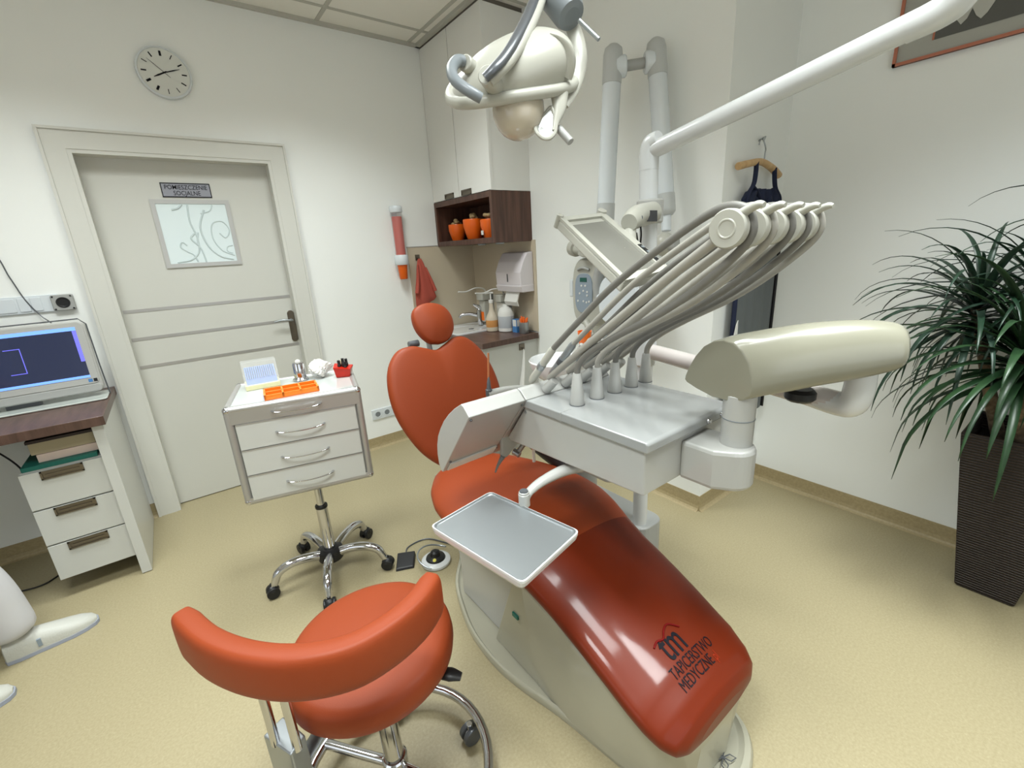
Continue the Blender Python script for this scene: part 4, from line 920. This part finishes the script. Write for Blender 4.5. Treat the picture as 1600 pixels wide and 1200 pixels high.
obj('grip_handle', MB().cyl(lp(0.1131, 0.1336, 0.0000), lp(0.1433, 0.1735, -0.0100), .0095), 'lightgrey', lm)

# ================================================================= X-RAY VIEWER MONITOR ON THE MAST
vm = thing('unit_monitor', 'flat cream monitor tilted face down on bracket beside mast', 'monitor', (1.15, .95, 1.4))
TL, TR_, BR_ = V((1.02, 1.09, 1.52)), V((1.235, 1.1, 1.535)), V((1.17, .79, 1.355))
u = (TR_-TL); v = (BR_-TR_); w = u.cross(v).normalized()
if w.dot(V((-1, -1, 0))) < 0: w = -w     # w: towards the camera, the screen side
def mp(a, b, c=0): return TL+u*a+v*b+w*c
def slab(a0, a1, b0, b1, c0, c1):
    return MB().rings([[mp(a0, b0, c0), mp(a1, b0, c0), mp(a1, b1, c0), mp(a0, b1, c0)], [mp(a0, b0, c1), mp(a1, b0, c1), mp(a1, b1, c1), mp(a0, b1, c1)]], False)
obj('housing', slab(0, 1, 0, 1, -.03, 0), 'pale', vm, bevel=.006)
obj('screen', slab(.12, .88, .12, .9, -.004, .0008), 'panelgrey', vm)
bz = MB()
for q in ((0, 1, 0, .06), (0, 1, .94, 1), (0, .08, .06, .94), (.86, 1, .06, .94)):
    s_ = slab(*q, 0, .008); bz.add(s_.v, s_.f)
obj('bezel', bz, 'pale', vm)
obj('corner_bumper', MB().cyl(mp(.97, -.02, -.03), mp(.97, -.02, .014), .016), 'pale', vm)
obj('corner_bumper', MB().cyl(mp(.03, -.02, -.03), mp(.03, -.02, .012), .011), 'pale', vm)
kb = slab(.9, .98, .6, .93, .006, .0095)
kb_ = obj('button_strip', kb, 'black', vm)
for t in (.68, .76, .84, .91): obj('button', MB().cyl(mp(.94, t-.03, .008), mp(.94, t-.03, .0115), .006, 12), 'grey', kb_)
obj('bracket', MB().tube([(1.22, .98, 1.5), (1.27, 1.0, 1.515), (1.33, 1.02, 1.525), (1.4, 1.02, 1.535)], [.026, .034, .036, .034], n=20, spl=5, flat=1.05), 'pale', vm)
obj('bracket_collar', MB().cyl((MX, MY, 1.5), (MX, MY, 1.58), .046), 'white', vm)
obj('bracket_slot', MB().box((-.022, -.018, 0), (.022, .018, .004), frame((1.335, .984, 1.52), RX, -DN)), 'black', vm)
obj('bracket_screw', MB().cyl((1.265, .972, 1.515), (1.262, .966, 1.515), .007, 12), 'dgrey', vm)
obj('support_arm', MB().tube([(1.25, 1.0, 1.49), (1.2, .97, 1.42), (1.12, .93, 1.4)], [.02, .03, .03], spl=4), 'pale', vm)
obj('cable', MB().tube([(1.29, .99, 1.5), (1.29, .985, 1.46), (1.3, 1.0, 1.42), (1.31, 1.02, 1.47)], .003, n=8, spl=5), 'black', vm)

# ================================================================= INSTRUMENT CART
CA = -13.4
cm = rotz((.065, 1.952, 0), CA)   # local x along the front, local y to the back
W, Dp, ZB, ZT = .505, .40, .5, .92
ct = thing('instrument_cart', 'white four drawer cart with aluminium edges on five castors', 'trolley', (.37, 2.05, 0))
obj('carcass', MB().box((.012, .012, ZB+.01), (W-.012, Dp-.012, ZT-.012), cm), 'cab', ct)
obj('top_panel', MB().box((.02, .02, ZT-.012), (W-.02, Dp-.02, ZT-.004), cm), mat('glass_white_top', (188, 194, 191), .1, coat=.8), ct)
def bar(a, b, r=.015): return MB().cyl(cm @ V(a), cm @ V(b), r, 16)
for a, b in (((0.0, 0, ZT), (W, 0, ZT)), ((0, Dp, ZT), (W, Dp, ZT)), ((0, 0, ZT), (0, Dp, ZT)), ((W, 0, ZT), (W, Dp, ZT)), ((0, 0, ZB), (W, 0, ZB)), ((0, Dp, ZB), (W, Dp, ZB)), ((0, 0, ZB), (0, Dp, ZB)), ((W, 0, ZB), (W, Dp, ZB)), ((0, 0, ZB), (0, 0, ZT)), ((W, 0, ZB), (W, 0, ZT)), ((0, Dp, ZB), (0, Dp, ZT)), ((W, Dp, ZB), (W, Dp, ZT))):
    a2 = [max(.014, min(q, lim-.014)) if lim else q for q, lim in zip(a, (W, Dp, 0))]; b2 = [max(.014, min(q, lim-.014)) if lim else q for q, lim in zip(b, (W, Dp, 0))]
    for q in (a2, b2): q[2] = ZT-.014 if q[2] > .7 else ZB+.014
    obj('edge_profile', bar(a2, b2), 'alu', ct)
for xx in (.014, W-.014):
    for yy in (.014, Dp-.014):
        for zz in (ZB+.014, ZT-.014): obj('corner_cap', MB().ell(cm @ V((xx, yy, zz)), .0165, .0165, .0165, 16, 10), 'chrome', ct)
obj('front_band', MB().box((.014, .0, ZT-.07), (W-.014, .01, ZT-.014), cm), 'alu', ct)
hz = [ZT-.045]
for k in range(4):
    z1 = ZT-.014 if k == 0 else ZT-.075-(k-1)*.11; z0 = z1-.052 if k == 0 else z1-.104
    if k == 0: f = ct
    else:
        f = obj('drawer', MB().box((.032, -.002, z0), (W-.032, .012, z1), cm), 'cab', ct, bevel=.001)
        obj('finger_rail', MB().box((.032, -.004, z1-.001), (W-.032, .01, z1+.004), cm), 'alu', f)
    zc_ = (z0+z1)/2+.0
    obj('drawer_handle', MB().tube([cm @ V(p) for p in ((.165, .002, zc_), (.175, -.018, zc_), (.21, -.028, zc_-.002), (.255, -.031, zc_-.003), (.3, -.028, zc_-.002), (.335, -.018, zc_), (.345, .002, zc_))], [.006, .005, .0035, .0035, .0035, .005, .006], n=10, spl=5, flat=.7), 'chrome', f)
obj('lower_panel', MB().box((.02, .0, ZB+.014), (W-.02, .008, ZB+.03), cm), 'alu', ct)
def star_base(t, c, R_, zh, rot, leg_r=.014, ztop=.5, m_='chrome', hubm='black'):
    x, y = c
    obj('gas_column', MB().cyl((x, y, zh), (x, y, ztop-.14), .025, 24), m_, t)
    obj('piston', MB().cyl((x, y, ztop-.16), (x, y, ztop), .017, 20), m_, t)
    obj('column_ring', MB().cyl((x, y, ztop-.15), (x, y, ztop-.136), .027, 24), hubm, t)
    obj('hub', MB().lathe([(.04, zh-.03), (.056, zh-.025), (.06, zh), (.056, zh+.022), (.035, zh+.03)], (x, y, 0), n=30), hubm, t)
    for k in range(5):
        a = math.radians(rot+72*k); c_, s_ = math.cos(a), math.sin(a)
        pt = lambda r, z: (x+c_*r, y+s_*r, z)
        l = obj('leg', MB().tube([pt(.03, zh), pt(.1, zh+.02), pt(.17, zh+.025), pt(.225, zh+.005), pt(R_-.012, zh-.035), pt(R_, zh-.06)], [leg_r*1.1, leg_r*1.05, leg_r, leg_r*.95, leg_r*.85, leg_r*.7], n=16, spl=6), m_, t)
        cx, cy = x+c_*(R_+.004), y+s_*(R_+.004); sd = V((-s_, c_, 0))
        cs = obj('castor', MB().cyl(V((cx, cy, .029))-sd*.024, V((cx, cy, .029))-sd*.006, .027, 20).cyl(V((cx, cy, .029))+sd*.006, V((cx, cy, .029))+sd*.024, .027, 20), 'black', l)
        obj('castor_hood', MB().ell((cx, cy, .036), .028, .028, .026, 18, 10, z0=0).cyl((cx, cy, .04), (cx, cy, .07), .008), 'black', l)
star_base(ct, (.35, 2.01), .26, .105, 179, leg_r=.02, ztop=.5)

ox = MB(); om = cm @ Matrix.Translation((.145, .035, ZT-.0035)) @ Matrix.Rotation(math.radians(6), 4, 'Z')
ot = thing('sorting_tray', 'orange plastic sorting tray with compartments on the cart', 'tray', om @ V((.1, .06, 0)))
obj('floor_plate', MB().box((0, 0, 0), (.205, .125, .004), om), 'orangep', ot)
for a, b in (((0, 0), (.205, .007)), ((0, .118), (.205, .125)), ((0, 0), (.007, .125)), ((.198, 0), (.205, .125)), ((0, .058), (.205, .066)), ((.066, 0), (.073, .125)), ((.132, 0), (.139, .125))):
    ox.box((a[0], a[1], .004), (b[0], b[1], .02), om)
obj('dividers', ox, mat('orange_plastic_light', (244, 132, 36), .35), ot)
bm2 = cm @ Matrix.Translation((.06, .235, ZT-.0035)) @ Matrix.Rotation(math.radians(8), 4, 'Z')
bx = thing('bur_box', 'clear lidded box of blue foam and burs on cart', 'box', bm2 @ V((.06, .05, 0)))
obj('tray_base', MB().rbox((0, 0, 0), (.135, .1, .022), .006, 3, mx=bm2), 'paleyel', bx)
obj('foam_block', MB().prism([(.01, .022), (.075, .022), (.092, .085), (.03, .045)], 'x', .008, .127, mx=bm2), 'blue', bx)
lid = MB().prism([(.0, .022), (.1, .022), (.1, .11), (.045, .115)], 'x', .0, .002, mx=bm2).prism([(.0, .022), (.1, .022), (.1, .11), (.045, .115)], 'x', .133, .135, mx=bm2).box((0, .045, .113), (.135, .1, .115), bm2).rings([[bm2 @ V(q) for q in ((0, 0, .022), (.135, 0, .022), (.135, .045, .115), (0, .045, .115))], [bm2 @ V(q) for q in ((0, .002, .022), (.135, .002, .022), (.135, .047, .115), (0, .047, .115))]], False)
obj('clear_lid', lid, 'clear', bx)
bu = MB()
for i in range(14):
    for j in range(4):
        b0 = bm2 @ V((.014+i*.008, .03+j*.015, .045+j*.0095)); bu.cyl(b0, b0+V((0, -.004, .014)), .0014, 6)
obj('burs', bu, 'steel', bx)
hm = cm @ V((.275, .3, ZT-.0035))
hd = thing('cotton_dispenser', 'polished steel cotton roll dispenser on back of cart', 'dispenser', hm)
obj('cylinder', MB().lathe([(.024, .0), (.034, .002), (.034, .007), (.026, .014), (.025, .075), (.022, .083), (.012, .085)], hm, n=30), 'chrome', hd)
obj('cotton', MB().ell(hm+V((0, 0, .085)), .012, .01, .012, 14, 8), 'tissue', hd)
tm_ = cm @ V((.36, .31, ZT-.0035))
tb = thing('tissue_bowl', 'crumpled white gauze heaped in a clear bowl on cart', 'bowl', tm_)
obj('bowl', MB().lathe([(.03, .0), (.034, .002), (.045, .04), (.043, .04), (.032, .006)], tm_, n=28), 'clear', tb)
R = []
for i in range(9):
    t = i/8; ring = []
    for k in range(26):
        a = 2*PI*k/26; r_ = (.03+.022*math.sin(t*PI*.75))*(1-.75*t**3)*(1+.25*math.sin(3*a+5*t)+.14*math.sin(7*a+9*t))
        ring.append(tm_+V((r_*math.cos(a), r_*math.sin(a), .012+.068*t+.006*math.sin(5*a+t*7))))
    R.append(ring)
obj('gauze', MB().rings(R, False), 'tissue', tb)
rm = cm @ Matrix.Translation((.425, .235, ZT-.0035)) @ Matrix.Rotation(math.radians(-12), 4, 'Z')
rd = thing('red_holder', 'red acrylic holder with small black bottles on cart corner', 'holder', rm @ V((.03, .025, 0)))
obj('holder_body', MB().rings([[rm @ V(q) for q in ((.0, .0, .0), (.06, .0, .0), (.06, .045, .0), (.0, .045, .0))], [rm @ V(q) for q in ((-.008, -.006, .05), (.068, -.006, .038), (.075, .05, .045), (-.008, .05, .06))]], False), 'red', rd, bevel=.003)
for k, (a, b, h) in enumerate(((.018, .015, .078), (.035, .02, .085), (.048, .03, .08), (.028, .035, .075), (.044, .012, .07))):
    bt_ = rm @ V((a, b, .0))
    t = thing('small_bottle', ['black capped bottle at left of the red holder', 'tallest black capped bottle in centre of red holder', 'black capped bottle at right of the red holder', 'yellow capped bottle at back of red holder', 'black capped bottle at front of red holder'][k], 'bottle', bt_, 'little bottles in the red holder')
    obj('bottle', MB().cyl(bt_+V((0, 0, .03)), bt_+V((0, 0, h-.02)), .008, 14), 'black', t)
    obj('cap', MB().cyl(bt_+V((0, 0, h-.02)), bt_+V((0, 0, h)), .0065, 12), 'paleyel' if k == 3 else 'black', t)

# ================================================================= DOCTOR'S STOOL
st = thing('saddle_stool', 'orange round stool with curved backrest on chrome ring base', 'stool', (.22, .94, 0))
sx, sy = .226, .99
ol = [(.213*math.cos(a)*(1+.02*math.cos(2*a)), .207*math.sin(a)) for a in [2*PI*k/20 for k in range(20)]]
smx = Matrix.Translation((sx, sy-.005, .462)) @ Matrix.Rotation(math.radians(25), 4, 'Z')
obj('seat_cushion', pad(ol, .085, smx, .012), 'orange', st)
obj('seat_plate', MB().cyl((sx, sy, .4), (sx, sy, .422), .1), 'black', st)
path = crom([(-.125, 1.065, 0), (-.085, .955, 0), (-.03, .865, 0), (.04, .795, 0), (.125, .752, 0), (.205, .75, 0), (.28, .772, 0), (.34, .812, 0)], 8)
R = []
m_ = len(path)
for i, p in enumerate(path):
    t = (path[min(i+1, m_-1)]-path[max(i-1, 0)]).normalized(); nn = V((t.y, -t.x, 0)); f = min(1, .82+min(i, m_-1-i)*.1)
    zc, hz_, ht = .694, .054*(.9+.1*f), .027*f
    ring = []
    for k in range(28):
        a = 2*PI*k/28; c_, s_ = math.cos(a), math.sin(a)
        ring.append(p+nn*ht*math.copysign(abs(c_)**.5, c_)+V((0, 0, zc+hz_*math.copysign(abs(s_)**.5, s_))))
    R.append(ring)
obj('backrest', MB().rings(R), 'orange', st)
for x, y in ((-.035, .905), (0.0, .862)): obj('back_rod', MB().cyl((x+.01, y+.01, .43), (x+.01, y+.01, .65), .0095, 16), 'chrome', st)
obj('bracket', MB().rings([[(-.045, .945, z), (.0, .965, z), (.03, .885, z), (-.005, .86, z)] for z in (.3, .44)], False), 'steel', st, bevel=.004)
obj('seat_arm', MB().tube([(-.015, .915, .33), (.03, .93, .34), (.12, .96, .392), (.2, .98, .402)], [.02, .02, .02, .02], spl=5, flat=.5), 'steel', st)
obj('height_knob', MB().cyl((-.05, .885, .35), (-.085, .855, .345), .022, 8), 'black', st)
obj('adjust_lever', MB().tube([(.28, .9, .415), (.335, .86, .41), (.365, .835, .405), (.385, .815, .4)], [.006, .016, .02, .012], spl=5, flat=.45), 'black', st)
sc0 = (.22, .93)
obj('column', MB().cyl((.222, .95, .1), (.222, .97, .3), .026, 24).cyl((.222, .97, .29), (.222, .985, .405), .018, 20), 'chrome', st)
rp = [(sc0[0]+.25*math.cos(a), sc0[1]+.25*math.sin(a), .08) for a in [2*PI*k/48 for k in range(48)]]
obj('base_ring', MB().tube(rp, .0145, n=16, closed=True), 'chrome', st)
for k in range(2):
    a = math.radians(124+180*k); obj('cross_bar', MB().cyl((.222, .95, .085), (sc0[0]+.245*math.cos(a), sc0[1]+.245*math.sin(a), .082), .0135, 16), 'chrome', st)
obj('hub', MB().cyl((.222, .95, .06), (.222, .95, .12), .034), 'chrome', st)
for k in range(5):
    a = math.radians(-2+72*k); x, y = sc0[0]+.225*math.cos(a), sc0[1]+.225*math.sin(a); sd = V((-math.sin(a), math.cos(a), 0))
    w_ = obj('castor', MB().cyl(V((x, y, .03))-sd*.02, V((x, y, .03))-sd*.005, .028, 20).cyl(V((x, y, .03))+sd*.005, V((x, y, .03))+sd*.02, .028, 20), 'dgrey', st)
    obj('castor_fork', MB().cyl((x, y, .03), (x, y, .07), .009).cyl(V((x, y, .03))-sd*.006, V((x, y, .03))+sd*.006, .02), 'chrome', w_)

# ================================================================= FOOT CONTROLS
fc = thing('foot_control', 'round white foot control with black dome on the floor', 'foot control', (.757, 1.73, 0))
fx, fy = .757, 1.735
obj('base', MB().lathe([(.066, .001), (.07, .005), (.07, .016), (.06, .024), (.045, .026)], (fx, fy, 0), n=40), 'armw', fc)
obj('dome', MB().lathe([(.048, .024), (.044, .034), (.025, .042), (.022, .06), (.012, .066)], (fx, fy, 0), n=32), 'black', fc)
obj('indicator', MB().lathe([(.009, 0), (.008, .004)], (fx-.02, fy-.028, .036), (-.3, -.45, .85), 16), 'yellow', fc)
hb = [(fx+.085*math.cos(a), fy+.085*math.sin(a), .03+.025*max(0, math.sin(a-.8))) for a in [math.radians(q) for q in range(25, 235, 12)]]
obj('carry_bow', MB().tube(hb, .004, n=8), 'steel', fc)
fp = thing('foot_pedal', 'small black foot pedal lying beside the round foot control', 'pedal', (.64, 1.84, 0))
obj('pedal_body', MB().rings([[(.575, 1.80, .001), (.655, 1.765, .001), (.705, 1.85, .001), (.625, 1.895, .001)], [(.58, 1.805, .012), (.653, 1.772, .012), (.70, 1.848, .03), (.627, 1.888, .03)]], False), 'black', fp, bevel=.003)
obj('floor_cable', MB().tube([(.66, 1.87, .006), (.7, 1.93, .005), (.8, 1.93, .005), (.86, 1.84, .005), (.9, 1.75, .005)], .0035, n=8, spl=8), 'dgrey', label='thin grey cable on the floor behind foot control', category='cable')

# ================================================================= PERSON (only a shin and shoe reach into the picture)
ps = thing('person', 'person in white trousers and white shoes standing at left edge', 'person', (-.87, 2.3, 0))
def skinned(name, verts, edges, m_, root=0, sub=2):
    og = V((-.87, 2.3, 0)); me = bpy.data.meshes.new(name); me.from_pydata([V(v[0])-og for v in verts], edges, [])
    o = bpy.data.objects.new(name, me); COL.objects.link(o); o.parent = ps; WL[o.name] = og
    sk_ = o.modifiers.new('skin', 'SKIN'); sk_.use_smooth_shade = True
    for i, v in enumerate(verts):
        r = v[1]; me.skin_vertices[0].data[i].radius = r if isinstance(r, tuple) else (r, r)
    me.skin_vertices[0].data[root].use_root = True
    s = o.modifiers.new('sub', 'SUBSURF'); s.levels = s.render_levels = sub
    me.materials.append(M[m_]); return o
hx, hy = -.92, 2.22
L_ = (-.775, 2.345); Rr = (-1.0, 2.1)
body = [((hx, hy, .93), (.15, .11)), ((hx, hy, 1.1), (.13, .1)), ((hx, hy, 1.3), (.16, .11)), ((hx, hy, 1.42), (.13, .09)), ((hx, hy, 1.5), .055), ((hx+.02, hy, 1.56), .06), ((hx+.03, hy, 1.66), (.085, .1)), ((hx+.02, hy, 1.74), .07),
        ((hx, hy+.19, 1.4), .055), ((hx-.02, hy+.24, 1.13), .04), ((hx+.12, hy+.2, .98), .028), ((hx+.19, hy+.18, .95), (.03, .016)),
        ((hx, hy-.19, 1.4), .055), ((hx-.02, hy-.24, 1.13), .04), ((hx+.1, hy-.22, .93), .028), ((hx+.17, hy-.2, .9), (.03, .016))]
be = [(0, 1), (1, 2), (2, 3), (3, 4), (4, 5), (5, 6), (6, 7), (3, 8), (8, 9), (9, 10), (10, 11), (3, 12), (12, 13), (13, 14), (14, 15)]
bd = skinned('body', body, be, 'skin')
for s_, hb_ in ((1, (hx+.19, hy+.18, .95)), (-1, (hx+.17, hy-.2, .9))):
    for k in range(4):
        a = (k-1.5)*.018; L = (.07, .078, .073, .058)[k]
        skinned('finger', [((hb_[0], hb_[1]+a*.8, hb_[2]), .009), ((hb_[0]+L*.6, hb_[1]+a, hb_[2]-.01), .0085), ((hb_[0]+L, hb_[1]+a, hb_[2]-.03), .007)], [(0, 1), (1, 2)], 'skin', 0, 1)
    skinned('thumb', [((hb_[0]-.02, hb_[1]-s_*.02, hb_[2]), .011), ((hb_[0]+.02, hb_[1]-s_*.045, hb_[2]-.01), .009), ((hb_[0]+.045, hb_[1]-s_*.05, hb_[2]-.02), .008)], [(0, 1), (1, 2)], 'skin', 0, 1)
skinned('tunic', [((hx, hy, .86), (.185, .14)), ((hx, hy, 1.1), (.16, .125)), ((hx, hy, 1.3), (.18, .13)), ((hx, hy, 1.42), (.15, .105)), ((hx, hy+.19, 1.41), .075), ((hx-.01, hy+.225, 1.24), .062), ((hx, hy-.19, 1.41), .075), ((hx-.01, hy-.225, 1.24), .062)], [(0, 1), (1, 2), (2, 3), (3, 4), (4, 5), (3, 6), (6, 7)], 'trouser')
skinned('hair', [((hx-.02, hy, 1.72), (.095, .1)), ((hx-.04, hy, 1.78), (.08, .085)), ((hx-.07, hy, 1.66), (.07, .08)), ((hx-.075, hy, 1.57), .05)], [(0, 1), (0, 2), (2, 3)], 'hair')
hd_ = (hx+.03, hy, 1.66)
obj('nose', MB().tube([(hx+.105, hy, 1.68), (hx+.125, hy, 1.655), (hx+.112, hy, 1.645)], [.007, .012, .008], spl=3), 'skin', bd)
for s_ in (-1, 1):
    obj('eye', MB().ell((hx+.1, hy+s_*.03, 1.685), .011, .013, .008, 14, 8), 'tissue', bd); obj('iris', MB().ell((hx+.109, hy+s_*.03, 1.685), .004, .005, .005, 10, 6), 'ink', bd)
    obj('ear', MB().ell((hx+.02, hy+s_*.092, 1.665), .016, .007, .03, 14, 8), 'skin', bd)
obj('mouth', MB().tube([(hx+.1, hy-.02, 1.615), (hx+.108, hy, 1.613), (hx+.1, hy+.02, 1.615)], .004, spl=4), 'cupred', bd)
tv = [((hx, hy, .92), (.16, .12)), ((hx+.02, hy+.09, .82), .105), ((-.84, 2.31, .5), (.09, .09)), ((-.79, 2.34, .3), (.088, .085)), ((L_[0]-.0, L_[1], .15), (.082, .08)), ((L_[0]+.012, L_[1], .085), (.08, .07)),
      ((hx, hy-.09, .82), .105), ((-.97, 2.13, .5), (.08, .085)), ((-1.0, 2.11, .3), (.076, .076)), ((Rr[0], Rr[1], .1), (.068, .07)), ((Rr[0]+.01, Rr[1], .06), (.064, .062))]
skinned('trousers', tv, [(0, 1), (1, 2), (2, 3), (3, 4), (4, 5), (0, 6), (6, 7), (7, 8), (8, 9), (9, 10)], 'trouser')
def shoe(ax_, ay_, ang):
    m = Matrix.Translation((ax_, ay_, 0)) @ Matrix.Rotation(ang, 4, 'Z'); R = []; Rz = []
    for t, hw, h in ((-.06, .02, .06), (-.055, .034, .085), (-.02, .042, .1), (.03, .045, .095), (.08, .049, .08), (.13, .052, .064), (.17, .046, .052), (.2, .032, .038), (.212, .014, .026)):
        R.append([(t, hw*math.cos(a), .014+(h-.014)*max(0, math.sin(a))**.6) if math.sin(a) >= 0 else (t, hw*math.cos(a), .014) for a in [2*PI*k/24 for k in range(24)]])
        Rz.append([(t*1.02, hw*1.06*math.cos(a), .001 if math.sin(a) < 0 else .015) for a in [2*PI*k/24+.01 for k in range(24)]])
    s_ = obj('shoe', MB().rings(R, True, True, False, m), 'shoe', ps); obj('sole', MB().rings(Rz, False, True, False, m), 'sole', s_)
    obj('side_tab', MB().box((.035, -.0485, .03), (.047, -.035, .062), m), 'padblue', s_)
shoe(L_[0]+.02, L_[1]+.0, math.radians(10)); shoe(Rr[0]+.035, Rr[1], math.radians(5))

# ================================================================= LIGHTS
for i, (x, y, e) in enumerate(((.77, 2.15, .85), (-.43, 2.15, .9), (-.43, .35, 1.2), (.77, .35, .8), (1.55, -.1, 1.0))):  # the last light is added to lift the right wall
    if not e: continue
    L = thing('ceiling_light', ['square louvre ceiling light above the instrument cart', 'square louvre ceiling light above the desk and drawers', 'square louvre ceiling light left of the stool, far from desk', 'square louvre ceiling light above leg rest of dental chair', 'added square louvre ceiling light brightening right wall by the planter'][i], 'ceiling light', (x, y, ZC-.02), 'square ceiling lights')
    mb = MB()
    for a, b in (((-.3, -.3), (.3, -.285)), ((-.3, .285), (.3, .3)), ((-.3, -.3), (-.285, .3)), ((.285, -.3), (.3, .3))): mb.box((x+a[0], y+a[1], ZC-.02), (x+b[0], y+b[1], ZC-.001))
    obj('frame', mb, 'trimw', L)
    for k in (-1.5, -.5, .5, 1.5): obj('tube_lamp', MB().box((x+k*.13-.014, y-.27, ZC-.012), (x+k*.13+.014, y+.27, ZC-.006)), 'lampem', L)
    la = bpy.data.lights.new('area', 'AREA'); la.shape = 'SQUARE'; la.size = .56; la.energy = 18.5*e; la.color = (.93, .99, .985); la.spread = math.radians(92 if i == 4 else 122)
    lo = bpy.data.objects.new('lamp_light', la); COL.objects.link(lo); lo.location = (x, y, ZC-.021)
for nm, wall_ax, c0_, hw in (('fill_window_1', 'y', (.4, Y0, 1.55), 1.1), ('fill_window_2', 'x', (X0, .2, 1.55), 1.0)):  # unseen windows, added only as soft fill light
    a_, b_ = c0_[0], c0_[1]
    if wall_ax == 'y':
        bxx = lambda u0, z0, u1, z1, d0, d1: ((a_+u0, Y0+d0, z0), (a_+u1, Y0+d1, z1))
    else:
        bxx = lambda u0, z0, u1, z1, d0, d1: ((X0+d0, b_+u0, z0), (X0+d1, b_+u1, z1))
    wn_ = MB()
    for q in ((-hw, .85, -hw+.06, 2.3), (hw-.06, .85, hw, 2.3), (-hw, .85, hw, .91), (-hw, 2.24, hw, 2.3), (-.03, .91, .03, 2.24)): wn_.box(*bxx(*q, 0, .05))
    wf_ = struct(nm, wn_, 'trimw')
    struct('fill_window_pane', MB().box(*bxx(-hw+.06, .91, hw-.06, 2.24, .004, .012)), mat('fill_pane_glow', (210, 220, 230), .3, emit=((214, 228, 255), .35)), wf_)  # glowing pane of the added window
    la = bpy.data.lights.new('fill_light', 'AREA'); la.shape = 'RECTANGLE'; la.size = 2*hw-.1; la.size_y = 1.35; la.energy = 7 if wall_ax == 'y' else 7; la.color = (.93, .965, 1)
    lo = bpy.data.objects.new('fill_light', la); COL.objects.link(lo)
    lo.location = (a_, Y0+.06, 1.575) if wall_ax == 'y' else (X0+.06, b_, 1.575)
    lo.rotation_euler = (PI/2, 0, 0) if wall_ax == 'y' else (PI/2, 0, -PI/2)
w = bpy.data.worlds.new('w'); bpy.context.scene.world = w; w.use_nodes = True
w.node_tree.nodes['Background'].inputs[0].default_value = (.9, .95, 1, 1); w.node_tree.nodes['Background'].inputs[1].default_value = .3

# ================================================================= CAMERA
cam = bpy.data.cameras.new('camera'); co = bpy.data.objects.new('camera', cam); COL.objects.link(co)
cam.sensor_fit = 'HORIZONTAL'; cam.sensor_width = 36; cam.lens = 700/1600*36; cam.clip_start = .02
m = Matrix((RX, -DN, -FW)).transposed().to_4x4(); m.translation = V((0, 0, 1.4435)); co.matrix_world = m
S_ = bpy.context.scene; S_.camera = co
S_.view_settings.view_transform = 'Standard'; S_.view_settings.look = 'None'; S_.view_settings.exposure = .3; S_.view_settings.gamma = 1
S_.view_settings.use_curve_mapping = False
S_.cycles.max_bounces = 8; S_.cycles.transparent_max_bounces = 12
